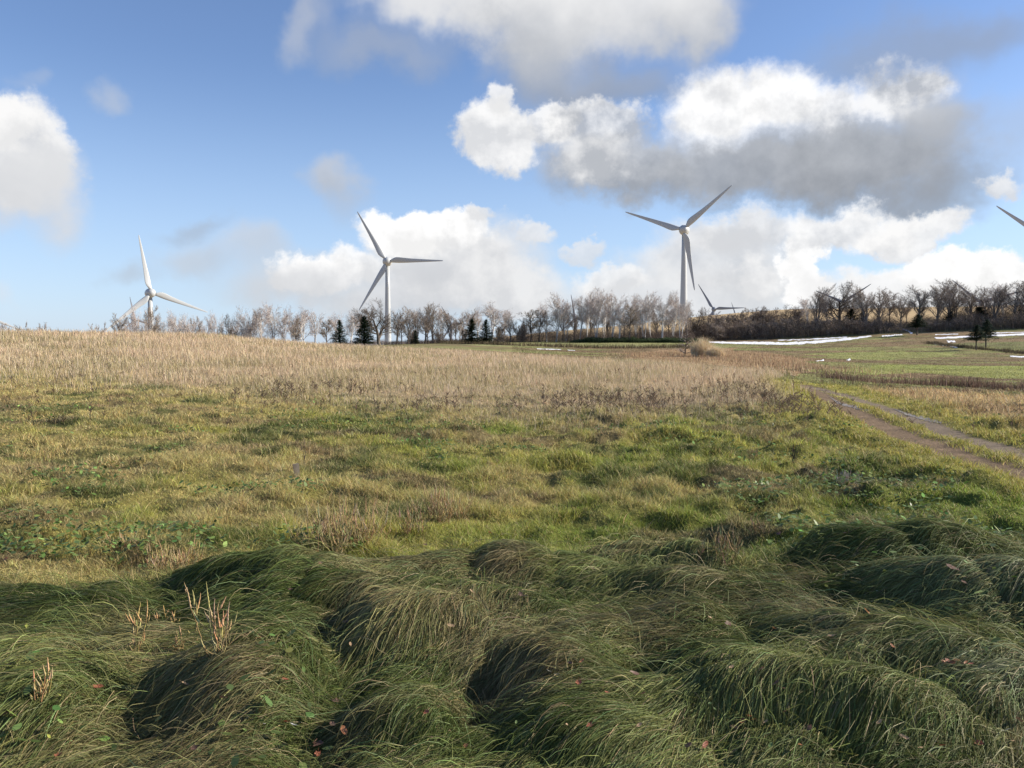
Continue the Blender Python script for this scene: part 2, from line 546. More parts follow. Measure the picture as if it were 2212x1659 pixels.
def cover_color(x, y):
    """colour of what grows (or lies) at x, y"""
    n = len(x)
    r = np.hypot(x, y)
    a = x / np.maximum(r, .1)
    c = col_arr(G_OLIVE, n)
    n1 = fbm(x * .45, y * .45, 71, 4)
    n2 = fbm(x * 1.3, y * 1.3, 72, 3)
    n3 = fbm(x * .12, y * .2, 73, 3)
    # greener towards the right and near, yellower far and left
    green = np.clip(0.62 + 0.9 * a - 0.030 * (r - 9) + 1.5 * (n1 - .5) + .7 * (n2 - .5), 0, 1)
    c = lerp3(col_arr(G_YELL, n), c, np.clip(green * 2, 0, 1))
    c = lerp3(c, col_arr(G_GREEN, n), np.clip(green * 2 - 1, 0, 1))
    tanp = sstep(fbm(x * .8 + 9, y * .8, 74, 3) - .002 * r, .56, .70)
    c = lerp3(c, col_arr((.42, .32, .17), n), tanp * .4)
    dk = sstep(fbm(x * .9 + 3, y * 1.2 + 5, 75, 3), .57, .66)
    c = lerp3(c, col_arr(G_DARK, n), dk * .7)
    bw = sstep(fbm(x * .7 + 13, y * 1.0 + 25, 76, 4) + .05 * np.sin(r * .9), .60, .68)
    c = lerp3(c, col_arr((.20, .145, .09), n), bw * .65)
    # dry meadow
    d = dry_mask(x, y)
    t = sstep(n3 + .9 * (n1 - .5) + .3 * (n2 - .5) + .006 * (r - 40), .38, .62)
    dry = lerp3(col_arr((.35, .29, .155), n), col_arr(G_TAN, n), t)
    c = lerp3(c, dry, d)
    # lying long grass: dark green, with foreground dimness put into the colour
    lm = long_mask(x, y) * (r < 11)
    if lm.any():
        k1 = fbm(x * 1.2 + 4, y * 1.5, 81, 3)
        lc = lerp3(col_arr((.074, .098, .024), n), col_arr((.172, .192, .062), n), sstep(k1, .35, .65))
        k2 = fbm(x * 1.6 + 40, y * 1.9, 82, 3)
        lc = lerp3(lc, col_arr((.25, .205, .105), n), sstep(k2, .50, .68) * .6)
        for (px, py, s, cc, w) in STRAW_SHADE:
            q = np.hypot(x - px, y - py) / s
            lc = lerp3(lc, col_arr(cc, n), np.exp(-q * q) * w)
        c = lerp3(c, lc, lm)
    # right-hand fields
    o = ~near_meadow(x, y)
    if o.any():
        X, Y, R = x[o], y[o], r[o]
        m = len(X)
        s1 = fbm(X / 22, Y / 7 + X / 60, 84, 4)
        f = lerp3(col_arr((.205, .150, .085), m), col_arr((.215, .215, .085), m), sstep(s1, .40, .56))
        s2 = fbm(X / 9 + 5, Y / 1.8, 184, 3)
        f = lerp3(f, col_arr((.12, .085, .05), m), sstep(s2, .60, .72) * .6)
        jx = X + 3.0 * (fbm(X / 6, Y / 6, 85, 3) - .5) * R / 60
        jy = Y + 6.0 * (fbm(X / 6, Y / 6, 86, 3) - .5) * R / 60
        for poly, cc, w in ((STRIP1, (.265, .295, .085), .7), (STRIP2, (.25, .28, .09), .65), (STRIP3, (.27, .275, .12), .7), (STRIP4, (.15, .165, .07), .6),
                            (RUSTY, (.33, .225, .13), .9), (TAN_R, (.46, .335, .18), .85)):
            q = in_poly(jx, jy, poly).astype(float) * w
            f = lerp3(f, col_arr(cc, m), q)
        f = f * (0.70 + .60 * fbm(X * .7, Y * .25, 87, 3))[:, None]
        # beyond the tree line: straw-coloured hill
        hl = sstep(R, 205, 235)
        f = lerp3(f, col_arr((.46, .34, .19), m) * (.8 + .4 * fbm(X / 9, Y / 9, 88, 2))[:, None], hl)
        c[o] = f
    dl, dr = path_dist(x, y)
    pd = np.minimum(dl, dr) + .18 * (fbm(x * 1.7, y * 1.7, 90, 3) - .5)
    c = lerp3(c, col_arr((.34, .31, .075), n), (1 - sstep(pd, .9, 1.9)) * .85 * (r > 8))
    return c


STRAW_SHADE = []  # straw tufts, plus lit bulges and shaded troughs put into the grass colour
for (px, py, s, cc, w) in [(860, 1450, .22, (.32, .27, .12), .8), (1200, 1540, .22, (.28, .22, .11), .8), (430, 1510, .22, (.22, .20, .08), .7),
                           (150, 1540, .18, (.30, .24, .09), .9), (2130, 1350, .42, (.26, .28, .16), .75), (1130, 1290, .16, (.30, .23, .13), .8),
                           (1800, 1400, .30, (.24, .20, .12), .6), (1880, 1250, .35, (.045, .085, .02), .7), (2170, 1560, .2, (.24, .26, .15), .7),
                           (1500, 1380, .3, (.24, .2, .10), .5), (760, 1440, .12, (.03, .05, .02), .6), (1850, 1480, .2, (.26, .24, .13), .6)]:
    sx_, sy_ = at_flat(px, py)
    STRAW_SHADE.append((sx_, sy_, s, cc, w))


# ------------------------------------------------------------------ object helpers
def tag(o, label=None, cat=None, group=None, kind=None):
    for k, v in (('label', label), ('category', cat), ('group', group), ('kind', kind)):
        if v:
            o[k] = v
    return o


def empty(name, loc):
    o = bpy.data.objects.new(name, None)
    C.objects.link(o)
    o.location = loc
    return o


def np_mesh(name, verts, faces, mat, parent=None, col=None, smooth=False, n_side=4):
    me = bpy.data.meshes.new(name)
    verts = np.ascontiguousarray(verts, np.float32)
    faces = np.ascontiguousarray(faces, np.int32)
    nv, nf, k = len(verts), len(faces), faces.shape[1]
    me.vertices.add(nv)
    me.vertices.foreach_set('co', verts.ravel())
    me.loops.add(nf * k)
    me.polygons.add(nf)
    me.loops.foreach_set('vertex_index', faces.ravel())
    me.polygons.foreach_set('loop_start', np.arange(0, nf * k, k, dtype=np.int32))
    me.update(calc_edges=True)
    if col is not None:
        at_ = me.attributes.new('Col', 'FLOAT_COLOR', 'POINT')
        cc = np.ones((nv, 4), np.float32)
        cc[:, :3] = col
        at_.data.foreach_set('color', cc.ravel())
    if smooth:
        me.polygons.foreach_set('use_smooth', np.ones(nf, bool))
    me.materials.append(mat)
    o = bpy.data.objects.new(name, me)
    C.objects.link(o)
    if parent is not None:
        o.parent = parent
    return o


def strips(P, Wd, Sd, col):
    """P (n,k,3) centre lines, Wd (n,k) half widths, Sd (n,3) or (n,k,3) side directions, col (n,3) -> verts, faces, colours"""
    n, k, _ = P.shape
    if Sd.ndim == 2:
        Sd = np.repeat(Sd[:, None, :], k, 1)
    V = np.empty((n, k, 2, 3), np.float32)
    V[:, :, 0] = P - Sd * Wd[:, :, None]
    V[:, :, 1] = P + Sd * Wd[:, :, None]
    V = V.reshape(-1, 3)
    b = (np.arange(n) * k * 2)[:, None] + (np.arange(k - 1) * 2)[None, :]
    Fc = np.stack([b, b + 1, b + 3, b + 2], -1).reshape(-1, 4)
    cc = np.repeat(col, k * 2, 0)
    return V, Fc, cc


class Mesh:
    """collects pieces into one mesh"""
    def __init__(s):
        s.v, s.f, s.c, s.n = [], [], [], 0

    def add(s, v, f, c=None):
        v = np.asarray(v, float)
        s.v.append(v)
        f = np.asarray(f, int)
        if f.shape[1] == 3:
            f = np.concatenate([f, f[:, 2:3]], 1)
        s.f.append(f + s.n)
        s.c.append(np.ones((len(v), 3)) if c is None else (np.repeat(np.array(c)[None], len(v), 0) if np.ndim(c) == 1 else c))
        s.n += len(v)

    def tube(s, pts, rads, k=6, c=None, cap=True):
        pts = np.asarray(pts, float)
        n = len(pts)
        tg = np.gradient(pts, axis=0)
        tg /= np.linalg.norm(tg, axis=1)[:, None] + 1e-9
        ref = np.array([0.0, 0, 1]) if abs(tg[0][2]) < .9 else np.array([1.0, 0, 0])
        V = []
        for i in range(n):
            a = np.cross(tg[i], ref)
            a /= np.linalg.norm(a) + 1e-9
            b = np.cross(tg[i], a)
            ref = np.cross(a, tg[i])
            th = np.arange(k) * 2 * PI / k
            V.append(pts[i] + rads[i] * (np.cos(th)[:, None] * a + np.sin(th)[:, None] * b))
        V = np.concatenate(V)
        Fc = [(i * k + j, i * k + (j + 1) % k, (i + 1) * k + (j + 1) % k, (i + 1) * k + j) for i in range(n - 1) for j in range(k)]
        s.add(V, Fc, c)

    def build(s, name, mat, parent=None, smooth=False):
        F_ = np.concatenate(s.f)
        me = bpy.data.meshes.new(name)
        V = np.concatenate(s.v)
        faces = [tuple(f[:3]) if f[2] == f[3] else tuple(f) for f in F_.tolist()]
        me.from_pydata(V.tolist(), [], faces)
        at_ = me.attributes.new('Col', 'FLOAT_COLOR', 'POINT')
        cc = np.ones((len(V), 4), np.float32)
        cc[:, :3] = np.concatenate(s.c)
        at_.data.foreach_set('color', cc.ravel())
        if smooth:
            me.polygons.foreach_set('use_smooth', np.ones(len(faces), bool))
        me.materials.append(mat)
        o = bpy.data.objects.new(name, me)
        C.objects.link(o)
        if parent is not None:
            o.parent = parent
        return o


# ------------------------------------------------------------------ materials
def mat_new(name):
    m = bpy.data.materials.new(name)
    m.use_nodes = True
    m.node_tree.nodes.clear()
    return m, NT(m.node_tree)


def grass_mat(name, trans=0.35, rough=0.5, spec=0.35):
    m, T = mat_new(name)
    at_ = T.n('ShaderNodeAttribute', attribute_name='Col').outputs['Color']
    p = T.n('ShaderNodeBsdfPrincipled', {'Base Color': at_, 'Roughness': rough, 'Specular IOR Level': spec})
    tr = T.n('ShaderNodeBsdfTranslucent', {'Color': at_})
    mx = T.n('ShaderNodeMixShader', {0: trans, 1: p.outputs[0], 2: tr.outputs[0]})
    T.n('ShaderNodeOutputMaterial', {0: mx.outputs[0]})
    return m


def bark_mat(name, ca, cb, scale=3.0, rough=0.85, stretch=(1, 1, .25)):
    m, T = mat_new(name)
    tc = T.n('ShaderNodeTexCoord').outputs['Object']
    q = T.v('MULTIPLY', tc, stretch)
    nz = T.noise(q, scale, 5, .6)
    c = T.mixc(T.mr(nz, .38, .62), ca, cb)
    p = T.n('ShaderNodeBsdfPrincipled', {'Base Color': c, 'Roughness': rough, 'Specular IOR Level': .2})
    T.n('ShaderNodeOutputMaterial', {0: p.outputs[0]})
    return m


def attr_mat(name, rough=.8, spec=.2):
    m, T = mat_new(name)
    at_ = T.n('ShaderNodeAttribute', attribute_name='Col').outputs['Color']
    tc = T.n('ShaderNodeTexCoord').outputs['Object']
    c = T.mixc(.25, at_, T.mixc(T.noise(tc, 9.0, 4), (.55, .55, .55), (1.4, 1.4, 1.4)), 'MULTIPLY')
    p = T.n('ShaderNodeBsdfPrincipled', {'Base Color': c, 'Roughness': rough, 'Specular IOR Level': spec})
    T.n('ShaderNodeOutputMaterial', {0: p.outputs[0]})
    return m


M_GRASS = grass_mat('grass_blade', .38, .55, .25)
M_LONG = grass_mat('long_grass_blade', .28, .6, .2)
M_DRY = grass_mat('dry_grass', .30, .7, .15)
M_LEAF = grass_mat('leaf', .30, .5, .35)
M_TWIG = attr_mat('twig')
M_WEED = attr_mat('dead_weed')

m, T = mat_new('ground_cover')
at_ = T.n('ShaderNodeAttribute', attribute_name='Col').outputs['Color']
geo = T.n('ShaderNodeNewGeometry').outputs['Position']
f1 = T.noise(geo, 14.0, 6, .65)
f2 = T.noise(T.v('MULTIPLY', geo, (.5, 1.6, 1)), .9, 6, .65)
cc = T.mixc(.7, at_, T.mixc(f1, (.35, .35, .35), (1.65, 1.6, 1.5)), 'MULTIPLY')
cc = T.mixc(.55, cc, T.mixc(T.mr(f2, .3, .7), (.5, .5, .5), (1.5, 1.5, 1.45)), 'MULTIPLY')
bmp = T.n('ShaderNodeBump', {'Height': f1, 'Strength': .6, 'Distance': .06})
p = T.n('ShaderNodeBsdfPrincipled', {'Base Color': cc, 'Roughness': .95, 'Specular IOR Level': .1, 'Normal': bmp.outputs[0]})
T.n('ShaderNodeOutputMaterial', {0: p.outputs[0]})
M_GROUND = m

# ------------------------------------------------------------------ ground sheet
aF = np.radians(np.linspace(-50, 50, 820))
aB = np.radians(np.concatenate([np.linspace(50, 310, 68)[1:-1]]))
angs = np.concatenate([aF, aB])
rads = np.concatenate([[0.4, 0.8], np.exp(np.linspace(math.log(1.2), math.log(110), 720)), np.exp(np.linspace(math.log(110), math.log(7000), 140))[1:]])
A_, R_ = np.meshgrid(angs, rads)
GX, GY = (R_ * np.sin(A_)).ravel(), (R_ * np.cos(A_)).ravel()
GZ = land(GX, GY)
# in the long grass and the meadow the sheet is the soil below the blades
na, nr = len(angs), len(rads)
idx = np.arange(na * nr).reshape(nr, na)
nxt = np.roll(idx, -1, 1)
quads = np.stack([idx[:-1], nxt[:-1], nxt[1:], idx[1:]], -1).reshape(-1, 4)
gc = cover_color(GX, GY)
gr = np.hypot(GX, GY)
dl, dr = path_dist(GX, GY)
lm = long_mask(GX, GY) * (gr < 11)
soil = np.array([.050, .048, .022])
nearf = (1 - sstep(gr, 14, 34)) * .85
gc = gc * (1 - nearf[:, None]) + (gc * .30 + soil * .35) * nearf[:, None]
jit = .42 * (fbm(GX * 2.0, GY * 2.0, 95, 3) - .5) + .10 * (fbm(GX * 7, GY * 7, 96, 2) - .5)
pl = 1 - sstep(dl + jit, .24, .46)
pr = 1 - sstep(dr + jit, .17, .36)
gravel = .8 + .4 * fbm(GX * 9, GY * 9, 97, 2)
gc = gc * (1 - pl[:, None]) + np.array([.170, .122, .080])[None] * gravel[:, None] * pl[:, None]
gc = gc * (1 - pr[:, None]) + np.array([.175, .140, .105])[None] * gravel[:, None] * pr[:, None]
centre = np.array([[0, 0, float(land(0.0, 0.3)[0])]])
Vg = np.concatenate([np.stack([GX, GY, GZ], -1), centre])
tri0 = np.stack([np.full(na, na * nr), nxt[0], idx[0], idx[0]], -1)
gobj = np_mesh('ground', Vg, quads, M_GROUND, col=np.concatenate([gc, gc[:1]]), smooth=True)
gobj['kind'] = 'structure'


# ------------------------------------------------------------------ grass
def scatter(r0, r1, D0, rr0, power, amax=37.0):
    """points with density D0*(rr0/r)**power per square metre"""
    rs = np.linspace(r0, r1, 2000)
    w = D0 * (rr0 / rs) ** power * rs
    th = math.radians(amax) * 2
    tot = int(float(((w[1:] + w[:-1]) / 2 * np.diff(rs)).sum()) * th)
    cdf = np.concatenate([[0], np.cumsum((w[1:] + w[:-1]) / 2 * np.diff(rs))])
    cdf /= cdf[-1]
    # beyond the main fan the cover goes on, thinner, to both sides
    ext = math.radians(13)
    no = int(tot * .5 * 2 * ext / th)
    r = np.interp(rng.random(tot + no), cdf, rs)
    a = (rng.random(tot) - .5) * th
    ao = th / 2 + ext * rng.random(no)
    a = np.concatenate([a, ao * np.where(rng.random(no) < .5, -1, 1)])
    return r * np.sin(a), r * np.cos(a)


def unit(v):
    return v / (np.linalg.norm(v, axis=-1, keepdims=True) + 1e-9)


def upright(x, y, h, w, col, k=4, lean=.5, name='meadow_grass', mat=None, dirx=None, taper=True, z=None, curl=1.0):
    n = len(x)
    if z is None:
        z = land(x, y)
    a = rng.random(n) * 2 * PI
    d = np.stack([np.cos(a), np.sin(a), np.zeros(n)], -1)
    if dirx is not None:
        d = unit(d * .8 + np.array(dirx)[None])
    ln = lean * (0.3 + rng.random(n))
    t = np.linspace(0, 1, k)[None, :]
    hor = (h * ln)[:, None] * t ** (1 + curl)
    ver = h[:, None] * (t - .30 * ln[:, None] * t ** 2)
    P = np.stack([x[:, None] + d[:, 0:1] * hor, y[:, None] + d[:, 1:2] * hor, z[:, None] - .01 + ver], -1)
    b = rng.random(n) * PI
    Sd = np.stack([np.cos(b), np.sin(b), np.zeros(n)], -1)
    prof = (1 - .85 * t ** 1.5) if taper else np.ones_like(t)
    return strips(P, w[:, None] * prof * .5, Sd, col)


def vary(c, n, amt=.25, hue=.10):
    f = np.exp(rng.normal(0, amt, n))[:, None]
    h = 1 + rng.normal(0, hue, (n, 3))
    return np.clip(c * f * h, .004, .75)


# mown meadow, from the edge of the long grass to the tall dry grass
x, y = scatter(5.0, 36, 7000, 6.5, 1.95)
r = np.hypot(x, y)
lm = long_mask(x, y)
dm = dry_mask(x, y)
dl, dr = path_dist(x, y)
keep = (rng.random(len(x)) > lm) & (rng.random(len(x)) > dm * .7) & (np.minimum(dl, dr) > .19 + .30 * rng.random(len(x)))
x, y, r = x[keep], y[keep], r[keep]
n = len(x)
tuft = fbm(x * 2.6, y * 2.6, 140, 3)
h = (.042 + .085 * sstep(tuft, .42, .68)) * (.5 + .9 * rng.random(n))
w = np.maximum(.0036, r * .00066) * (.7 + .6 * rng.random(n))
cl = vary(cover_color(x, y), n, .30, .08)
st = rng.random(n) < .11
cl[st] = vary(np.array([[.52, .42, .21]]), st.sum(), .2, .05)
V, Fc, cc = upright(x, y, h, w, cl, 4, .9)
tag(np_mesh('meadow_grass', V, Fc, M_GRASS, col=cc), 'short yellowish green meadow grass in uneven tufts across the middle ground', 'grass', kind='stuff')

# tall dry grass on the rise
x, y = scatter(14, 96, 430, 20, 1.55)
r = np.hypot(x, y)
dm = dry_mask(x, y)
keep = rng.random(len(x)) < dm
x, y, r = x[keep], y[keep], r[keep]
n = len(x)
cl_n = fbm(x * .5, y * .7, 150, 3)
h = (.16 + .34 * sstep(cl_n, .3, .65) * (rng.random(n) ** .9)) * (.6 + .6 * rng.random(n)) * (1 - .45 * (1 - sstep(r, 20, 38)))
w = np.maximum(.0035, r * .00045) * (.6 + .7 * rng.random(n))
cl = vary(cover_color(x, y), n, .22, .05)
pale = rng.random(n) < .35
cl[pale] = vary(np.array([[.58, .47, .34]]), pale.sum(), .15, .03)
V, Fc, cc = upright(x, y, h, w, cl, 4, .35, dirx=(-.3, -.1, 0))
tag(np_mesh('dry_grass', V, Fc, M_DRY, col=cc), 'tall pale dry grass covering the rise behind the green meadow', 'dry grass', kind='stuff')

# dark dead weed stems among the dry grass
x, y = scatter(17, 36, 26, 20, 1.2)
r = np.hypot(x, y)
px = 1106 + F * x / y
py = 745 + F * (CAM_Z - base_h(x, y)) / y
WZ = [(680, 856, 110, 14, 1.0), (900, 895, 80, 8, .8), (1380, 880, 190, 22, .9), (1620, 870, 80, 30, 1.0), (1180, 880, 120, 14, .5), (250, 800, 60, 8, .3)]
wz = [(at(a, b), at(a + c, b), at(a, b + d), at(a, b - d), e) for a, b, c, d, e in WZ]
pk = np.zeros(len(x))
for (c0, c1, c2, c3, e) in wz:
    rx_ = math.hypot(c1[0] - c0[0], c1[1] - c0[1])
    ry_ = .5 * math.hypot(c2[0] - c3[0], c2[1] - c3[1])
    pk = np.maximum(pk, e * np.exp(-(((x - c0[0]) / rx_) ** 2 + ((y - c0[1]) / ry_) ** 2)))
pk = np.where(pk > .12, pk, 0) * (.25 + 1.1 * sstep(fbm(x * .7, y * .5, 155, 3), .42, .62)) * .75 + .02
keep = rng.random(len(x)) < pk
x, y, r = x[keep], y[keep], r[keep]
n = len(x)
h = .14 + .34 * rng.random(n)
V, Fc, cc = upright(x, y, h, np.maximum(.006, r * .0004), vary(np.array([[.15, .11, .08]]), n, .4, .06), 4, .35, taper=False)
# seed heads: short side sprigs on every stem
i = np.repeat(np.arange(n), 7)
t = .45 + .55 * rng.random(len(i))
z0 = land(x, y)[i] + h[i] * t
a = rng.random(len(i)) * 2 * PI
L = .03 + .06 * rng.random(len(i))
P = np.stack([np.stack([x[i] + np.cos(a) * L * q, y[i] + np.sin(a) * L * q, z0 + L * .8 * q], -1) for q in (0, 1)], 1)
V2, F2, c2 = strips(P, np.full((len(i), 2), .007), np.tile(np.array([[1.0, 0, 0]]), (len(i), 1)), vary(np.array([[.17, .125, .085]]), len(i), .3, .06))
V, Fc, cc = np.concatenate([V, V2]), np.concatenate([Fc, F2 + len(V)]), np.concatenate([cc, c2])
tag(np_mesh('weed_stems', V, Fc, M_DRY, col=cc), 'dark brown dead weed stems standing among the dry grass', 'dead weeds', kind='stuff')

# low cover of the right-hand fields and the path's margins
x, y = scatter(9, 190, 330, 15, 1.6)
r = np.hypot(x, y)
dl, dr = path_dist(x, y)
keep = (~near_meadow(x, y)) & (x > 0) & (np.minimum(dl, dr) > .19 + .30 * rng.random(len(x)))
x, y, r = x[keep], y[keep], r[keep]
n = len(x)
intan = in_poly(x, y, TAN_R)
dl, dr = path_dist(x, y)
h = np.where(intan, .10 + .16 * rng.random(n), .03 + .05 * rng.random(n))
h *= np.where(np.minimum(dl, dr) < 1.3, .6, 1)
cl = vary(cover_color(x, y), n, .28, .06)
V, Fc, cc = upright(x, y, h, np.maximum(.004, r * .0007), cl, 3, .6)
tag(np_mesh('field_grass', V, Fc, M_GRASS, col=cc), 'short mixed green and straw grass on the fields right of the track', 'grass', kind='stuff')

# ------------------------------------------------------------------ long grass combed over the mounds
x, y = scatter(1.75, 8.4, 18000, 3.6, 1.15, 34.5)
keep = rng.random(len(x)) < long_mask(x, y, .25)
x, y = x[keep], y[keep]
_h0 = land(x, y)
_g = np.hypot(land(x + .02, y) - _h0, land(x, y + .02) - _h0) / .02
_ex = np.nonzero(rng.random(len(x)) < np.clip(np.sqrt(1 + _g * _g) - 1, 0, 1) * 2.2)[0]
x = np.concatenate([x, x[_ex] + rng.normal(0, .012, len(_ex))])
y = np.concatenate([y, y[_ex] + rng.normal(0, .012, len(_ex))])
n = len(x)
K = 8
L = (.16 + .26 * rng.random(n)) * np.where(rng.random(n) < .15, 1.3, 1)
lo = .006 + .024 * rng.random(n) ** 2.2
wild = rng.random(n) < .015
lo[wild] += .06
base = PI * 1.06 + 1.1 * (fbm(x * .9, y * .9, 201, 2) - .5) * 2.2
e = .02
ang = base + rng.normal(0, .30, n)
loose = rng.random(n) < .12
ang[loose] += rng.normal(0, 1.1, loose.sum())
dx, dy = np.cos(ang), np.sin(ang)
P = np.zeros((n, K, 3), np.float32)
cx, cy = x.copy(), y.copy()
for k in range(K):
    hz = land(cx, cy)
    t = k / (K - 1)
    lift = lo * math.sin(PI * min(1, t * 1.08 + .02)) * 1.0 + .004 + (wild * t * .05)
    gx = (land(cx + e, cy) - hz) / e
    gy = (land(cx, cy + e) - hz) / e
    nl = lift / np.sqrt(1 + gx * gx + gy * gy)
    P[:, k] = np.stack([cx - gx * nl, cy - gy * nl, hz + nl], -1)
    gx, gy = np.clip(gx, -1.2, 1.2), np.clip(gy, -1.2, 1.2)
    dx2, dy2 = dx - .24 * gx, dy - .24 * gy
    nn = np.hypot(dx2, dy2) + 1e-6
    dx, dy = dx2 / nn, dy2 / nn
    st_ = L / (K - 1) / np.sqrt(1 + (gx * dx + gy * dy) ** 2)
    cx, cy = cx + dx * st_, cy + dy * st_
tg = unit(P[:, -1] - P[:, 0])
side = unit(np.cross(tg, np.tile(np.array([[0, 0, 1.0]]), (n, 1))))
up = unit(np.cross(side, tg))
rl = rng.normal(0, .9, n)
side = side * np.cos(rl)[:, None] + up * np.sin(rl)[:, None]
wd = (.0026 + .0020 * rng.random(n)) * (1 + .10 * (np.hypot(x, y) - 3))
t = np.linspace(0, 1, K)[None]
prof = np.clip(.55 + 1.2 * t, 0, 1) * (1 - t ** 2.2 * .92)
cl = vary(cover_color(x, y), n, .28, .07)
s_ = rng.random(n)
cl[s_ < .09] = vary(np.array([[.30, .25, .13]]), (s_ < .09).sum(), .25, .05)
cl[s_ > .93] = vary(np.array([[.17, .23, .09]]), (s_ > .93).sum(), .2, .05)
V, Fc, cc = strips(P, wd[:, None] * prof * .5 * .64, side, cl)
tag(np_mesh('long_grass', V, Fc, M_LONG, col=cc), 'long dark green grass lying combed over the mounds in the foreground', 'long grass', kind='stuff')

# broad-leaved ground weeds: little leaves in patches
x, y = scatter(3.0, 22, 900, 5, 1.7)
r = np.hypot(x, y)
pn = fbm(x * .8 + 31, y * .9, 221, 3)
rgt = sstep(x / np.maximum(r, 1), .12, .45)
lmk = long_mask(x, y)
pz = sstep(pn, .645 - .14 * rgt, .72) * np.where(lmk > .5, .10, 1.0) * (1 - dry_mask(x, y))
dl, dr = path_dist(x, y)
keep = (rng.random(len(x)) < pz) & (np.minimum(dl, dr) > .5)
x, y, r = x[keep], y[keep], r[keep]
n = len(x)
z = land(x, y) + .03 + .07 * rng.random(n) + .03 * (r > 6)
a = rng.random(n) * 2 * PI
L = (.010 + .016 * rng.random(n)) * (1 + .02 * r)
tilt = rng.normal(.25, .35, n)
d = np.stack([np.cos(a) * np.cos(tilt), np.sin(a) * np.cos(tilt), np.sin(tilt)], -1)
t = np.array([-1, -.45, .25, 1.0])
P = np.stack([x, y, z], -1)[:, None] + d[:, None] * (L[:, None] * t[None])[:, :, None]
sd = np.stack([-np.sin(a), np.cos(a), rng.normal(0, .3, n)], -1)
V, Fc, cc = strips(P, L[:, None] * np.array([.15, .62, .6, .08])[None], unit(sd), vary(np.array([[.13, .185, .05]]), n, .35, .1))
tag(np_mesh('ground_weeds', V, Fc, M_LEAF, col=cc), 'patches of small broad green leaves growing through the meadow grass', 'weeds', kind='stuff')

# ------------------------------------------------------------------ wind turbines
m, T = mat_new('turbine_paint')
tc = T.n('ShaderNodeTexCoord').outputs['Object']
c = T.mixc(T.mr(T.noise(T.v('MULTIPLY', tc, (1, 1, .15)), .8, 4), .35, .7), (.40, .42, .43), (.43, .45, .455))
p = T.n('ShaderNodeBsdfPrincipled', {'Base Color': c, 'Roughness': .38, 'Specular IOR Level': .5})
T.n('ShaderNodeOutputMaterial', {0: p.outputs[0]})
M_TURB = m
m, T = mat_new('turbine_far_dimmed')  # same paint far off; distance blue and dimness put into the colour
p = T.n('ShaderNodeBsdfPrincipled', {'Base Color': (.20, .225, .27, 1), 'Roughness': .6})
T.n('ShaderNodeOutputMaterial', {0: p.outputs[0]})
M_TURBF = m


def blade_mesh():
    """one blade pointing up +Z, root at z = 1.9, tip at z = 33; broad heel on the -X side"""
    st = np.array([1.9, 3.0, 4.2, 5.6, 7.5, 10, 14, 19, 24, 28, 31, 32.5, 33])
    lead = np.array([.80, .85, .90, 1.0, 1.05, 1.0, .88, .72, .57, .45, .34, .22, .06])
    trail = np.array([.80, 1.35, 2.05, 2.45, 2.35, 1.98, 1.55, 1.18, .86, .62, .42, .26, .06])
    th = np.array([.80, .78, .70, .60, .48, .38, .28, .20, .14, .10, .06, .04, .02])
    tw = np.radians(np.array([30, 28, 24, 20, 16, 12, 8, 5, 3, 1, 0, 0, 0]))
    k = 14
    V = []
    for z, l, t, h, w in zip(st, lead, trail, th, tw):
        for j in range(k):
            a = 2 * PI * j / k
            cx_ = math.cos(a)
            X = l * cx_ if cx_ > 0 else t * cx_
            Y = h * math.sin(a) * (1 if cx_ > 0 else (1 - .55 * abs(cx_) * min(1, max(0, (z - 2.5) / 3))))
            # small bend towards the wind
            V.append((X * math.cos(w) - Y * math.sin(w), X * math.sin(w) + Y * math.cos(w) - .0012 * z * z, z))
    n = len(st)
    Fc = [(i * k + j, i * k + (j + 1) % k, (i + 1) * k + (j + 1) % k, (i + 1) * k + j) for i in range(n - 1) for j in range(k)]
    me = bpy.data.meshes.new('blade')
    me.from_pydata(V, [], Fc + [tuple(range(k))[::-1], tuple((n - 1) * k + j for j in range(k))])
    me.polygons.foreach_set('use_smooth', np.ones(len(me.polygons), bool))
    me.materials.append(M_TURB)
    return me


def lathe(name, prof, k=28, mat=None, axis='z'):
    V, Fc = [], []
    for (r_, z_) in prof:
        for j in range(k):
            a = 2 * PI * j / k
            V.append((r_ * math.cos(a), r_ * math.sin(a), z_) if axis == 'z' else (r_ * math.cos(a), z_, r_ * math.sin(a)))
    n = len(prof)
    for i in range(n - 1):
        for j in range(k):
            Fc.append((i * k + j, i * k + (j + 1) % k, (i + 1) * k + (j + 1) % k, (i + 1) * k + j))
    Fc.append(tuple(range(k))[::-1])
    Fc.append(tuple((n - 1) * k + j for j in range(k)))
    me = bpy.data.meshes.new(name)
    me.from_pydata(V, [], Fc)
    me.polygons.foreach_set('use_smooth', np.array([len(p_.vertices) == 4 for p_ in me.polygons]))
    me.materials.append(mat)
    return me


BLADE = blade_mesh()
# nacelle: egg behind the hub, axis along y (front towards -y)
NAC = lathe('nacelle', [(2.55, -1.0), (2.75, .2), (2.7, 1.6), (2.4, 3.4), (1.9, 5.2), (1.2, 6.6), (.5, 7.3), (.05, 7.5)], 28, M_TURB, 'y')
HUB = lathe('hub', [(.05, -4.1), (.7, -4.0), (1.35, -3.7), (1.95, -3.15), (2.35, -2.5), (2.55, -1.8), (2.6, -1.15)], 28, M_TURB, 'y')


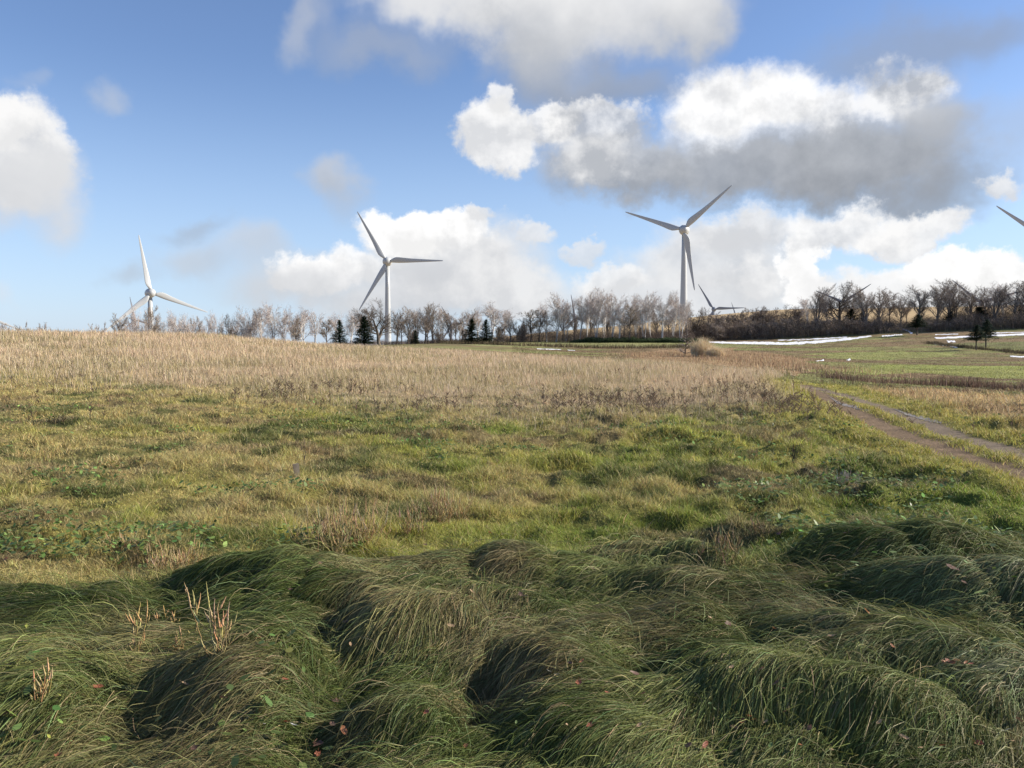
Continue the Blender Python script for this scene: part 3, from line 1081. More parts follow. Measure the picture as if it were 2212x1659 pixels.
def turbine(hx, hy, R, a0, yaw, label, far=False):
    r = 33.0 * F / R
    x, y = polar(hx, r)
    zh = CAM_Z + math.hypot(x, y) * math.cos(math.atan2(x, y)) * (pix_dir(hx, hy)[2] / pix_dir(hx, hy)[1])
    z0 = float(land(x, y)[0])
    Ht = zh - z0
    root = empty('wind_turbine', (x, y, z0))
    root.rotation_euler = (0, 0, -math.atan2(x, y) + math.radians(yaw))
    tag(root, label, 'wind turbine', 'wind turbines on the horizon')

    def child(name, me, loc=(0, 0, 0), rot=(0, 0, 0)):
        o = bpy.data.objects.new(name, me)
        C.objects.link(o)
        o.parent = root
        o.location = loc
        o.rotation_euler = rot
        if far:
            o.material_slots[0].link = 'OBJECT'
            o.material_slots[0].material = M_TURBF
        return o
    prof = [(2.15, 0), (2.0, Ht * .25), (1.72, Ht * .5), (1.42, Ht * .75), (1.22, Ht - 2.6)]
    child('tower', lathe('tower', prof, 28, M_TURB), (0, .9, 0))
    child('nacelle', NAC, (0, 0, Ht))
    child('hub', HUB, (0, 0, Ht))
    for k in range(3):
        # blade angle a (counter-clockwise from the right as seen from the viewer)
        a = math.radians(a0 + 120 * k)
        child('blade', BLADE, (0, -2.2, Ht), (0, PI / 2 - a, 0))
    return root


TURB = [
    (1475, 497, 130, 41, -8, 'tall wind turbine with one blade hanging down, above the white birches'),
    (838, 565, 120, 0.5, -6, 'wind turbine behind the big spreading bare tree, one blade level to the right'),
    (328, 633, 114, 101.5, 14, 'wind turbine low over the left crest with one blade pointing straight up'),
    (2278, 529, 125, 142, 0, 'wind turbine beyond the right edge, only a blade tip reaching into view'),
    (1541, 668, 62, 2, 0, 'distant turbine just right of the tallest one, hub at the ridge line'),
    (1822, 653, 60, 36, 0, 'distant turbine whose two raised blades stand behind the broad bare oak'),
    (2117, 655, 68, 18, 0, 'distant turbine showing two raised blades among the elms at far right'),
    (1588, 679, 27, 110, 0, 'smallest distant turbine, one thin blade crossing another turbine\'s level blade'),
    (1243, 688, 52, 101, 0, 'distant turbine hidden by trees, one upright blade between two birch crowns'),
    (294, 691, 46, 101, 0, 'distant turbine behind the left turbine, upright blade above the thin trees'),
    (976, 700, 44, 120, 0, 'distant turbine whose blade tip peeps over the trees right of the spreading tree'),
    (-62, 672, 85, -23, 0, 'turbine beyond the left edge, white blade tip touching the crest'),
]
for i, t_ in enumerate(TURB):
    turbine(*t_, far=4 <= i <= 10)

# ------------------------------------------------------------------ trees
M_BIRCH = bark_mat('birch_bark', (.55, .53, .50), (.80, .77, .72), 2.2)
M_BARK = bark_mat('dark_bark', (.07, .055, .045), (.17, .14, .115), 2.5)
M_GREYBARK = bark_mat('grey_bark', (.13, .11, .095), (.27, .235, .205), 2.5)


class Tree:
    def __init__(s, seed, twig_r=.016):
        s.r = random.Random(seed)
        s.limbs, s.tw = [], []
        s.twig_r = twig_r

    def rv(s):
        v = Vector((s.r.gauss(0, 1), s.r.gauss(0, 1), s.r.gauss(0, 1)))
        return v.normalized()

    def grow(s, p, d, L, r, lvl, P):
        """P: levels, children per level, spread, up, wander"""
        n = (7, 6, 5, 4, 3)[min(lvl, 4)]
        pts, rads = [p.copy()], [r]
        d = d.normalized()
        for i in range(n):
            d = (d + s.rv() * P['wander'][min(lvl, len(P['wander']) - 1)] + Vector((0, 0, 1)) * P['up'][min(lvl, len(P['up']) - 1)]).normalized()
            p = p + d * (L / n)
            pts.append(p.copy())
            rads.append(r * (1 - (i + 1) / n * (.62 if lvl == 0 else .8)))
        if lvl >= P['levels']:
            s.tw.append((pts, rads[0]))
        else:
            s.limbs.append((pts, rads, lvl))
        if lvl < P['levels']:
            nc = P['kids'][lvl]
            t0 = P['start'][lvl]
            for k in range(nc):
                t = t0 + (1 - t0) * (k + s.r.random()) / nc
                f = t * n
                i = min(int(f), n - 1)
                q = pts[i].lerp(pts[i + 1], f - i)
                rr = rads[i] + (rads[i + 1] - rads[i]) * (f - i)
                dd = (pts[i + 1] - pts[i]).normalized()
                side = dd.cross(s.rv())
                side.normalize()
                ang = P['ang'][lvl] * s.r.uniform(.7, 1.25)
                nd = dd * math.cos(ang) + side * math.sin(ang)
                LL = L * P['ratio'][lvl] * s.r.uniform(.65, 1.15) * (1 - .45 * (t - t0) / (1 - t0 + .01) * P.get('taper', 1))
                s.grow(q, nd, LL, max(rr * .62, s.twig_r), lvl + 1, P)

    def meshes(s, name, bark, twig_cols, crown_bark):
        M = Mesh()
        lo = [l for l in s.limbs if l[2] <= 1]
        hi = [l for l in s.limbs if l[2] > 1]
        for pts, rads, lvl in lo:
            M.tube([tuple(q) for q in pts], rads, 8 if lvl == 0 else 5)
        trunk = M.build('trunk', bark, smooth=True)
        M2 = Mesh()
        for pts, rads, lvl in hi:
            M2.tube([tuple(q) for q in pts], rads, 3, crown_bark)
        tp = np.array([[tuple(q) for q in pts] for pts, r0 in s.tw])
        n, k, _ = tp.shape
        d = unit(tp[:, -1] - tp[:, 0])
        sa = unit(np.cross(d, np.array([[.3, .5, .81]])))
        sb = np.cross(d, sa)
        rr = s.twig_r * (1 - .7 * np.arange(k) / (k - 1))
        V = np.empty((n, k, 3, 3))
        for j in range(3):
            th = 2 * PI * j / 3
            V[:, :, j] = tp + (math.cos(th) * sa + math.sin(th) * sb)[:, None] * rr[None, :, None]
        bs = (np.arange(n) * k * 3)[:, None, None] + (np.arange(k - 1) * 3)[None, :, None]
        j0, j1 = np.arange(3)[None, None], (np.arange(3)[None, None] + 1) % 3
        Fc = np.stack([bs + j0, bs + j1, bs + j1 + 3, bs + j0 + 3], -1).reshape(-1, 4)
        tc_ = vary(np.array(twig_cols)[rng.integers(0, len(twig_cols), n)], n, .18, .04)
        M2.add(V.reshape(-1, 3), Fc, np.repeat(tc_, k * 3, 0))
        crown = M2.build('crown', M_TWIG)
        me = (trunk.data, crown.data)
        V = np.array([v.co[:] for v in crown.data.vertices])
        hgt = V[:, 2].max()
        wid = 2 * np.percentile(np.hypot(V[:, 0], V[:, 1]), 93)
        bpy.data.objects.remove(trunk)
        bpy.data.objects.remove(crown)
        return me, hgt, wid


PINK = [(.44, .36, .30), (.50, .44, .40), (.42, .37, .335), (.56, .51, .47), (.42, .28, .22)]
GREYT = [(.42, .37, .34), (.48, .43, .40), (.34, .29, .26)]
DARKT = [(.22, .18, .15), (.30, .24, .20), (.17, .14, .115)]
BROWNT = [(.32, .26, .20), (.38, .32, .26), (.25, .20, .155)]
PB = dict(levels=4, kids=(9, 6, 6, 6), ang=(.62, .55, .6, .6), ratio=(.42, .58, .56, .70), start=(.34, .22, .15, .05),
          up=(.02, .05, .03, .01), wander=(.05, .09, .13, .18), taper=.35)
PO = dict(levels=4, kids=(10, 8, 8, 8), ang=(1.0, .85, .75, .65), ratio=(.84, .62, .55, .65), start=(.20, .2, .12, .05),
          up=(.04, .05, .05, .03), wander=(.13, .22, .24, .24), taper=.5)
PE = dict(levels=4, kids=(10, 6, 6, 5), ang=(.46, .42, .50, .55), ratio=(.60, .54, .54, .70), start=(.25, .22, .15, .05),
          up=(.02, .04, .03, .02), wander=(.05, .08, .13, .18), taper=.6)
PS = dict(levels=3, kids=(10, 9, 10), ang=(.75, .7, .65), ratio=(.62, .60, .60), start=(.06, .12, .05),
          up=(.05, .06, .04), wander=(.14, .24, .32))


def make_proto(kind, seed):
    t = Tree(seed, .014)
    if kind == 'birch':
        ns = t.r.choice((2, 3))
        for k in range(ns):
            t.grow(Vector((t.r.uniform(-.25, .25), t.r.uniform(-.25, .25), -.2)), Vector((t.r.uniform(-.2, .2), t.r.uniform(-.2, .2), 1)), t.r.uniform(8.6, 10), .17, 0, dict(PB, kids=(9, 7, 6, 5)))
        return t.meshes(kind, M_BIRCH, PINK, (.50, .46, .42))
    if kind == 'oak':
        t.grow(Vector((0, 0, -.2)), Vector((.05, 0, 1)), 6.5, .42, 0, PO)
        return t.meshes(kind, M_BARK, [(.13, .105, .085), (.18, .145, .12), (.10, .08, .065)], (.10, .08, .065))
    if kind == 'elm':
        for k in range(2):
            t.grow(Vector((.3 * k, .1 * k, -.2)), Vector((t.r.uniform(-.12, .12), 0, 1)), 8.5, .19, 0, dict(PE, kids=(9, 7, 6, 6), ang=(.40, .38, .46, .5)))
        return t.meshes(kind, M_GREYBARK, BROWNT + GREYT[:1], (.17, .14, .12))
    if kind == 'alder':
        t.grow(Vector((0, 0, -.2)), Vector((.03, 0, 1)), 8.5, .17, 0, dict(PE, kids=(18, 7, 7, 6), ang=(.75, .6, .6, .6), ratio=(.38, .55, .56, .7), start=(.3, .2, .2, .1)))
        return t.meshes(kind, M_BARK, BROWNT, (.15, .12, .10))
    for k in range(5):
        t.grow(Vector((t.r.uniform(-.5, .5), t.r.uniform(-.5, .5), -.15)), Vector((t.r.uniform(-.6, .6), t.r.uniform(-.6, .6), 1)), t.r.uniform(2.2, 3.4), .06, 0, PS)
    return t.meshes(kind, M_BARK, DARKT + BROWNT, (.12, .095, .075))


PROTO = {k: [make_proto(k, 100 + 7 * i + j) for j in range(n_)] for i, (k, n_) in enumerate([('birch', 4), ('oak', 2), ('elm', 3), ('alder', 3), ('bush', 3)])}
KNAME = {'birch': 'birch_tree', 'oak': 'oak_tree', 'elm': 'elm_tree', 'alder': 'alder_tree', 'bush': 'bare_shrub'}
KLAB = {'birch': 'pinkish white-trunked birch', 'oak': 'dark gnarled bare tree', 'elm': 'tall fan-shaped bare tree',
        'alder': 'slim dark bare tree', 'bush': 'low leafless shrub'}
KCAT = {'bush': 'shrub'}

# px of the trunk, py of the top, crown width in px, kind, distance
TREES = [
    (8, 701, 34, 'bush', 215), (30, 700, 40, 'bush', 222), (104, 704, 40, 'bush', 218), (120, 706, 26, 'bush', 225), (217, 700, 18, 'bush', 200),
    (262, 684, 24, 'alder', 232), (281, 673, 34, 'birch', 236), (305, 665, 34, 'birch', 240), (328, 668, 30, 'alder', 228), (350, 676, 30, 'birch', 235),
    (376, 683, 24, 'birch', 240), (394, 673, 36, 'birch', 232), (412, 682, 28, 'birch', 228), (428, 690, 24, 'alder', 236), (441, 688, 16, 'birch', 240),
    (464, 676, 18, 'birch', 238), (488, 682, 44, 'oak', 222), (508, 684, 26, 'birch', 232), (527, 667, 38, 'birch', 228), (546, 672, 26, 'alder', 236),
    (565, 660, 34, 'birch', 226), (590, 657, 42, 'birch', 222), (612, 663, 30, 'birch', 230), (634, 677, 26, 'birch', 226), (654, 665, 42, 'birch', 220), (679, 672, 28, 'birch', 230), (640, 690, 26, 'alder', 214),
    (706, 689, 28, 'alder', 212), (727, 672, 34, 'birch', 222), (757, 671, 30, 'birch', 216), (778, 670, 24, 'birch', 224), (796, 664, 22, 'alder', 226),
    (819, 645, 78, 'oak', 180),
    (858, 662, 32, 'elm', 205), (880, 665, 30, 'elm', 198), (901, 660, 32, 'elm', 206), (919, 651, 30, 'elm', 200), (937, 653, 34, 'elm', 196),
    (955, 662, 24, 'birch', 206), (972, 664, 30, 'elm', 200), (994, 668, 32, 'birch', 202), (1014, 665, 28, 'elm', 206), (1034, 660, 26, 'birch', 210),
    (1064, 652, 56, 'birch', 198), (1088, 664, 30, 'birch', 204), (1104, 679, 24, 'elm', 192), (1122, 692, 26, 'bush', 190),
    (1147, 668, 34, 'alder', 190), (1164, 668, 28, 'alder', 192), (1180, 650, 34, 'birch', 194), (1201, 632, 46, 'birch', 192), (1222, 636, 34, 'birch', 196),
    (1252, 633, 34, 'birch', 192), (1268, 622, 40, 'birch', 196), (1287, 624, 38, 'birch', 192), (1304, 621, 36, 'birch', 198), (1321, 627, 36, 'birch', 194), (1338, 640, 30, 'birch', 190),
    (1358, 657, 34, 'alder', 186), (1375, 633, 34, 'birch', 194), (1391, 628, 34, 'birch', 190), (1406, 627, 32, 'birch', 196), (1430, 627, 38, 'birch', 190), (1451, 628, 38, 'birch', 194), (1470, 638, 30, 'birch', 190), (1482, 650, 24, 'elm', 196),
    (1504, 662, 44, 'oak', 200), (1535, 676, 40, 'bush', 205), (1562, 672, 44, 'bush', 215), (1600, 664, 44, 'bush', 215), (1626, 661, 44, 'bush', 220), (1648, 663, 38, 'bush', 218),
    (1668, 664, 36, 'bush', 225), (1700, 655, 46, 'oak', 220), (1722, 660, 32, 'elm', 222), (1743, 641, 34, 'birch', 214), (1764, 614, 40, 'elm', 206),
    (1810, 608, 74, 'oak', 212), (1786, 634, 30, 'elm', 224), (1840, 640, 36, 'elm', 222), (1868, 614, 42, 'elm', 206), (1897, 617, 40, 'elm', 208), (1921, 627, 30, 'alder', 214), (1941, 636, 30, 'elm', 212),
    (1956, 650, 22, 'alder', 220), (1983, 612, 48, 'elm', 206), (2021, 603, 40, 'elm', 206), (2042, 601, 52, 'elm', 210), (2062, 608, 36, 'elm', 214), (2097, 614, 46, 'elm', 208), (2120, 616, 36, 'elm', 214),
    (2147, 607, 40, 'elm', 206), (2164, 605, 36, 'birch', 212), (2189, 607, 42, 'elm', 206), (2210, 608, 40, 'alder', 210), (2236, 605, 46, 'elm', 208), (2268, 612, 46, 'birch', 206), (2310, 606, 46, 'elm', 210), (2350, 612, 46, 'elm', 208),
    (-20, 690, 40, 'birch', 230), (-60, 684, 40, 'birch', 230),
    (1515, 690, 40, 'bush', 200), (1545, 694, 44, 'bush', 198), (1582, 688, 46, 'bush', 202), (1612, 690, 40, 'bush', 199), (1640, 684, 50, 'bush', 204), (1675, 686, 44, 'bush', 200), (1715, 682, 50, 'bush', 203),
    (1755, 684, 46, 'bush', 200), (1800, 680, 50, 'bush', 202), (1850, 686, 46, 'bush', 200), (1900, 688, 46, 'bush', 202), (2010, 692, 44, 'bush', 199), (2070, 686, 50, 'bush', 200), (2135, 686, 50, 'bush', 201), (2195, 684, 50, 'bush', 200),
    # second row, seen between the others
    (1132, 690, 30, 'bush', 200), (1215, 672, 34, 'alder', 205), (1240, 668, 30, 'elm', 206), (1276, 665, 34, 'alder', 208), (1312, 664, 34, 'elm', 206), (1345, 668, 34, 'elm', 204), (1384, 664, 34, 'alder', 206), (1418, 664, 30, 'elm', 208), (1444, 668, 32, 'alder', 204),
    (868, 690, 30, 'alder', 192), (925, 686, 30, 'alder', 190), (985, 690, 30, 'alder', 192), (1078, 694, 26, 'bush', 188), (1000, 700, 26, 'bush', 190), (890, 706, 24, 'bush', 188), (950, 704, 24, 'bush', 188),
]
MARKS = [(-300, 'left edge of the photo'), (330, 'leftmost turbine tower'), (452, 'sky gap before the first birch clump'), (693, 'sky gap beside the first small spruce'),
         (830, 'big spreading tree'), (1058, 'paired spruces'), (1240, 'hidden upright turbine blade'), (1476, 'tallest turbine tower'),
         (1810, 'broad oak on the right ridge'), (1965, 'bright cloud gap near the right end'), (2130, 'far right turbine hub')]
ORD = ['first', 'second', 'third', 'fourth', 'fifth', 'sixth', 'seventh', 'eighth', 'ninth', 'tenth', 'eleventh', 'twelfth', 'thirteenth', 'fourteenth', 'fifteenth', 'sixteenth', 'seventeenth', 'eighteenth', 'nineteenth', 'twentieth']
SPECIAL = {819: 'big dark gnarled tree with wide spreading bare limbs in front of a turbine tower', 1810: 'broad round-crowned bare oak on the right ridge, hiding a turbine',
           1064: 'wide round birch with pink-brown top just right of the paired spruces', 488: 'small gnarled dark tree standing at the sky gap left of the birches',
           1504: 'low wide dark tree right of the tallest turbine tower', 1700: 'low dark spreading tree alone on the ridge left of the tall elms'}
used = {}


def place(me_pair, name, x, y, z, sx, sz, rot, label, cat, group):
    root = empty(name, (x, y, z))
    root.rotation_euler = (0, 0, rot)
    root.scale = (sx, sx, sz)
    tag(root, label, cat, group)
    for nm, me in zip(('trunk', 'crown'), me_pair):
        o = bpy.data.objects.new(nm, me)
        C.objects.link(o)
        o.parent = root
    return root


count = {}
pc = {}
for (px, top, wpx, kind, r) in sorted(TREES):
    x, y = polar(px, r)
    z = float(land(x, y)[0])
    zt = CAM_Z + y * pix_dir(px, top)[2] / pix_dir(px, top)[1]
    Hh = max(zt - z, 1.5) * (1.08 if px < 700 else 1.03)
    pc[kind] = pc.get(kind, -1) + 1
    me_pair, ph, pw = PROTO[kind][pc[kind] % len(PROTO[kind])]
    sz = Hh / ph
    sxy = wpx * 1.30 * r / F / pw
    sxy = min(max(sxy, sz * .6), sz * 1.9)
    mk = [q for q in MARKS if q[0] <= px][-1]
    key = (mk[1], kind)
    count[key] = count.get(key, 0) + 1
    if px in SPECIAL:
        lab = SPECIAL[px]
    else:
        lab = '%s %s right of the %s' % (ORD[count[key] - 1], KLAB[kind], mk[1])
    place(me_pair, KNAME[kind], x, y, z - .05, sxy, sz, rnd.uniform(0, 6.28), lab, KCAT.get(kind, 'tree'), 'bare trees along the tree line')


# conifers
M_NEEDLE = grass_mat('needles', .12, .7, .15)


def spruce(seed, ragged=0.0, clear=.12):
    r_ = random.Random(seed)
    M = Mesh()
    M.tube([(0, 0, -.1), (.02, 0, .45), (0, .01, 1.0)], [.028, .018, .004], 6)
    trunk = M.build('trunk', M_BARK, smooth=True)
    n_ = 0
    pts, dirs = [], []
    z = clear
    while z < .985:
        rad = .36 * (1 - (z - clear) / (1 - clear)) ** .8 + .015
        nb = 9
        for k in range(nb):
            if r_.random() < ragged:
                continue
            a = r_.random() * 2 * PI
            L = rad * r_.uniform(.65, 1.25)
            ns_ = max(3, int(L * 34))
            for j in range(ns_):
                t = (j + .5) / ns_
                px_, py_ = math.cos(a) * L * t, math.sin(a) * L * t
                pz_ = z + .03 * t - .10 * L * t * t * 2 + .04 * t ** 3
                for q in range(6):
                    th = r_.random() * 2 * PI
                    pts.append((px_, py_, pz_))
                    dirs.append((math.cos(a) * .6 + math.cos(th) * .8, math.sin(a) * .6 + math.sin(th) * .8, r_.uniform(-.5, .35)))
        z += .030
    pts, dirs = np.array(pts), unit(np.array(dirs))
    n = len(pts)
    L = np.array([r_.uniform(.025, .055) for _ in range(n)])
    P = np.stack([pts, pts + dirs * L[:, None]], 1)
    sd = unit(np.cross(dirs, np.array([[0.1, .2, 1.0]])))
    V, Fc, cc = strips(P, np.tile(np.array([[.010, .004]]), (n, 1)), sd, vary(np.array([[.018, .034, .016]]), n, .4, .08))
    cr = np_mesh('crown', V, Fc, M_NEEDLE, col=cc)
    me = (trunk.data, cr.data)
    bpy.data.objects.remove(trunk)
    bpy.data.objects.remove(cr)
    return me


SPR = [spruce(1), spruce(2), spruce(3, .15)]
SPRP = [spruce(11, .05, .40), spruce(12, .05, .34)]
for (px, top, wpx, r, k, nm, lab) in [
        (734, 692, 29, 150, 0, 'spruce_tree', 'small dark spruce, the leftmost conifer on the tree line'),
        (787, 684, 37, 145, 1, 'spruce_tree', 'dark bushy spruce left of the big spreading bare tree'),
        (897, 714, 18, 150, 2, 'spruce_tree', 'very small dark round conifer right of the big spreading tree'),
        (1019, 689, 29, 152, 1, 'spruce_tree', 'left spruce of the dark pair in the middle of the tree line'),
        (1050, 691, 28, 154, 0, 'spruce_tree', 'right spruce of the dark pair in the middle of the tree line'),
        (2108, 703, 32, 128, 3, 'pine_tree', 'nearer of two small dark pines on the far right field'),
        (2129, 691, 30, 138, 4, 'pine_tree', 'farther of two small dark pines on the far right field'),
        (1980, 680, 32, 188, 3, 'pine_tree', 'dark pine in the shade under the tree line beside the snow gap'),
        (1837, 668, 34, 205, 2, 'spruce_tree', 'dark evergreen under the broad oak on the right ridge'),
        (1862, 672, 28, 208, 1, 'spruce_tree', 'dark evergreen just right of the broad oak'),
        (2052, 672, 30, 210, 2, 'spruce_tree', 'dark evergreen low between the two tallest elms'),
        (2112, 663, 42, 206, 1, 'spruce_tree', 'wide dark evergreen under the far right turbine hub'),
        (2200, 668, 40, 205, 2, 'spruce_tree', 'dark evergreen at the right edge of the tree line')]:
    x, y = polar(px, r)
    z = float(land(x, y)[0])
    zt = CAM_Z + y * pix_dir(px, top)[2] / pix_dir(px, top)[1]
    Hh = zt - z
    me_pair = (SPR + SPRP)[k]
    place(me_pair, nm, x, y, z, wpx * 1.35 * r / F / .72, Hh, rnd.uniform(0, 6), lab, 'conifer', 'dark conifers along the tree line')


# undergrowth: a band of leafless brush under the trees, green scrub at its foot
def brush(name, x, y, h, cols, lab, w=.03, mat=None, side_n=5):
    n = len(x)
    z = land(x, y)
    V, Fc, cc = upright(x, y, h, np.full(n, w), vary(np.array(cols)[rng.integers(0, len(cols), n)], n, .25, .05), 4, .5, z=z, taper=True)
    i = np.repeat(np.arange(n), side_n)
    t = .25 + .75 * rng.random(len(i))
    a = rng.random(len(i)) * 2 * PI
    L = h[i] * (.15 + .25 * rng.random(len(i)))
    z0 = z[i] + h[i] * t * .9
    ox, oy = rng.normal(0, .25, len(i)) * h[i] * .4, rng.normal(0, .25, len(i)) * h[i] * .4
    P = np.stack([np.stack([x[i] + ox + np.cos(a) * L * q, y[i] + oy + np.sin(a) * L * q, z0 + L * .7 * q], -1) for q in (0, .5, 1)], 1)
    b = rng.random(len(i)) * PI
    V2, F2, c2 = strips(P, np.tile(np.array([[w * .45, w * .35, w * .1]]), (len(i), 1)), np.stack([np.cos(b), np.sin(b), b * 0], -1), vary(np.array(cols)[rng.integers(0, len(cols), len(i))], len(i), .25, .05))
    o = np_mesh(name, np.concatenate([V, V2]), np.concatenate([Fc, F2 + len(V)]), mat or M_TWIG, col=np.concatenate([cc, c2]))
    return tag(o, lab, 'undergrowth', kind='stuff')


def band(n, px0, px1, r0, r1):
    px = px0 + (px1 - px0) * rng.random(n)
    r = r0 + (r1 - r0) * rng.random(n)
    a = np.arctan((px - 1106) / F)
    return px, r * np.sin(a), r * np.cos(a)


px, x, y = band(13000, 1380, 2450, 197, 216)
hh = np.interp(px, [1380, 1450, 1500, 1600, 1700, 1830, 1900, 1960, 1990, 2080, 2300], [1.2, 1.8, 2.8, 3.6, 4.0, 3.6, 3.0, 1.8, 2.2, 3.4, 3.6])
hh = hh * (.25 + 1.3 * fbm(px / 15, y / 6, 301, 3)) * (.6 + .5 * rng.random(len(px)))
brush('thicket', x, y, hh, [(.17, .13, .10), (.24, .185, .14), (.12, .095, .07), (.30, .22, .155)], 'dark brown leafless thicket filling the foot of the right-hand tree line', .035, side_n=7)
px, x, y = band(8000, 830, 1500, 188, 206)
hh = np.interp(px, [830, 1060, 1120, 1160, 1300, 1500], [1.0, 1.3, 2.6, 3.4, 3.4, 3.0]) * (.35 + .9 * fbm(px / 22, y / 6, 302, 3)) * (.6 + .5 * rng.random(len(px)))
brush('brushwood', x, y, hh, [(.17, .125, .095), (.22, .16, .12), (.12, .09, .07)], 'brown leafless brush between the birch trunks', .03)
px, x, y = band(5000, 480, 830, 205, 226)
hh = 1.6 * (.4 + .9 * fbm(px / 22, y / 6, 303, 3)) * (.6 + .5 * rng.random(len(px)))
brush('brushwood', x, y, hh, [(.25, .20, .17), (.30, .25, .22)], 'thin pale brush at the foot of the left-hand trees', .03)
px, x, y = band(9000, 1230, 1530, 184, 192)
hh = (.5 + .9 * fbm(px / 12, y / 4, 304, 3)) * (.6 + .5 * rng.random(len(px))) * np.interp(px, [1230, 1270, 1480, 1530], [.3, 1, 1, .4])
brush('bamboo_grass', x, y, hh, [(.045, .07, .03), (.07, .10, .04), (.03, .045, .022)], 'low dark green scrub at the foot of the white birches', .07, M_GRASS)

# ------------------------------------------------------------------ snow, puddles, banks and reeds
m, T = mat_new('snow')
tc = T.n('ShaderNodeTexCoord').outputs['Object']
p = T.n('ShaderNodeBsdfPrincipled', {'Base Color': (.82, .83, .86, 1), 'Roughness': .7,
                                      'Normal': T.n('ShaderNodeBump', {'Height': T.noise(tc, 2.5, 5), 'Strength': .3, 'Distance': .2}).outputs[0]})
T.n('ShaderNodeOutputMaterial', {0: p.outputs[0]})
M_SNOW = m


def ribbon(name, upper, lower, mat, lift, sub=10, jag=.25, rmin=60, thick=True):
    """sheet lying on the land between two measured edges"""
    U = [at(px, py, rmin) for px, py in upper]
    Lw = [at(px, py, rmin) for px, py in lower]

    def dense(pts):
        o = []
        for (a, b), (c, d) in zip(pts[:-1], pts[1:]):
            for k in range(sub):
                t = k / sub
                o.append((a + (c - a) * t, b + (d - b) * t))
        o.append(pts[-1])
        return np.array(o)
    U, Lw = dense(U), dense(Lw)
    wv = np.linalg.norm(U - Lw, axis=1)[:, None]
    dirv = (U - Lw) / (wv + 1e-6)
    ja = np.array([rnd.uniform(-1, 1) for _ in U])[:, None]
    jb = np.array([rnd.uniform(-1, 1) for _ in U])[:, None]
    U = U + dirv * ja * jag * wv * .5
    Lw = Lw + dirv * jb * jag * wv * .5
    K = 7
    rows = [Lw + (U - Lw) * t for t in np.linspace(0, 1, K)]
    n = len(U)
    V = []
    for i, rw in enumerate(rows):
        z = land(rw[:, 0], rw[:, 1]) + lift * (1 if 0 < i < K - 1 else (.15 if thick else 1))
        V.append(np.stack([rw[:, 0], rw[:, 1], z], -1))
    V = np.concatenate(V)
    Fc = [(i * n + j, i * n + j + 1, (i + 1) * n + j + 1, (i + 1) * n + j) for i in range(K - 1) for j in range(n - 1)]
    return np_mesh(name, V, np.array(Fc), mat, smooth=True)


SN = [([(1425, 735), (1445, 734), (1470, 735), (1500, 736)], [(1428, 737), (1445, 737), (1470, 738), (1500, 738)]),
      ([(1528, 737), (1560, 738), (1640, 738), (1700, 740), (1760, 736), (1830, 730), (1880, 725)], [(1528, 740), (1560, 742), (1640, 744), (1700, 745), (1760, 742), (1830, 735), (1884, 727)]),
      ([(1680, 734), (1730, 733), (1790, 730), (1830, 727)], [(1680, 736), (1730, 735), (1790, 732), (1830, 729)]),
      ([(1905, 725), (1930, 723), (1948, 722)], [(1905, 727), (1930, 726), (1950, 724)]),
      ([(2018, 729), (2060, 727), (2120, 724), (2212, 720), (2400, 714)], [(2022, 732), (2060, 731), (2120, 728), (2212, 724), (2400, 718)]),
      ([(2020, 722), (2070, 721)], [(2020, 723.5), (2070, 722.5)]), ([(2140, 719), (2212, 717), (2400, 713)], [(2140, 720.5), (2212, 718.5), (2400, 714.5)]),
      ([(2045, 735), (2062, 736)], [(2047, 739), (2064, 739)]), ([(2016, 742), (2050, 746), (2068, 750)], [(2018, 744), (2050, 748), (2068, 752)]),
      ([(2182, 769), (2240, 771)], [(2182, 771.5), (2240, 774)]), ([(1160, 753), (1190, 754), (1212, 755)], [(1160, 754), (1190, 755.3), (1212, 756)]), ([(1226, 756), (1242, 757)], [(1226, 757), (1242, 757.8)]),
      ([(1948, 708), (1960, 712), (1972, 720)], [(1950, 712), (1962, 716), (1968, 722)]), ([(1762, 780), (1780, 777)], [(1764, 781), (1780, 779)]),
      ([(1828, 778), (1834, 775)], [(1832, 780), (1838, 776)])]
SV, SF, off = [], [], 0
for i, (u_, l_) in enumerate(SN):
    o = ribbon('snow', u_, l_, M_SNOW, .035, jag=.25 if i in (0, 1, 4) else .6)
    me = o.data
    v = np.array([q.co[:] for q in me.vertices])
    f = np.array([list(q.vertices) for q in me.polygons])
    SV.append(v)
    SF.append(f + off)
    off += len(v)
    bpy.data.objects.remove(o)
tag(np_mesh('snow', np.concatenate(SV), np.concatenate(SF), M_SNOW, smooth=True), 'strips of leftover snow lying along the foot of the trees', 'snow', kind='stuff')

m, T = mat_new('puddle_water')
tc = T.n('ShaderNodeTexCoord').outputs['Object']
p = T.n('ShaderNodeBsdfPrincipled', {'Base Color': (.17, .13, .09, 1), 'Roughness': T.mr(T.noise(tc, 2.0, 4), .4, .62, .22, .6), 'Specular IOR Level': .45})
T.n('ShaderNodeOutputMaterial', {0: p.outputs[0]})
M_PUD = m
for (u_, l_) in [([(1785, 850), (1815, 866), (1850, 874), (1878, 884)], [(1793, 855), (1812, 870), (1848, 879), (1876, 886)]),
                 ([(1930, 879), (1962, 889), (2000, 899), (2035, 909)], [(1932, 880.5), (1960, 893), (1995, 903), (2033, 911)])]:
    tag(ribbon('puddle', u_, l_, M_PUD, .006, jag=.45, rmin=5, thick=False), kind='structure')


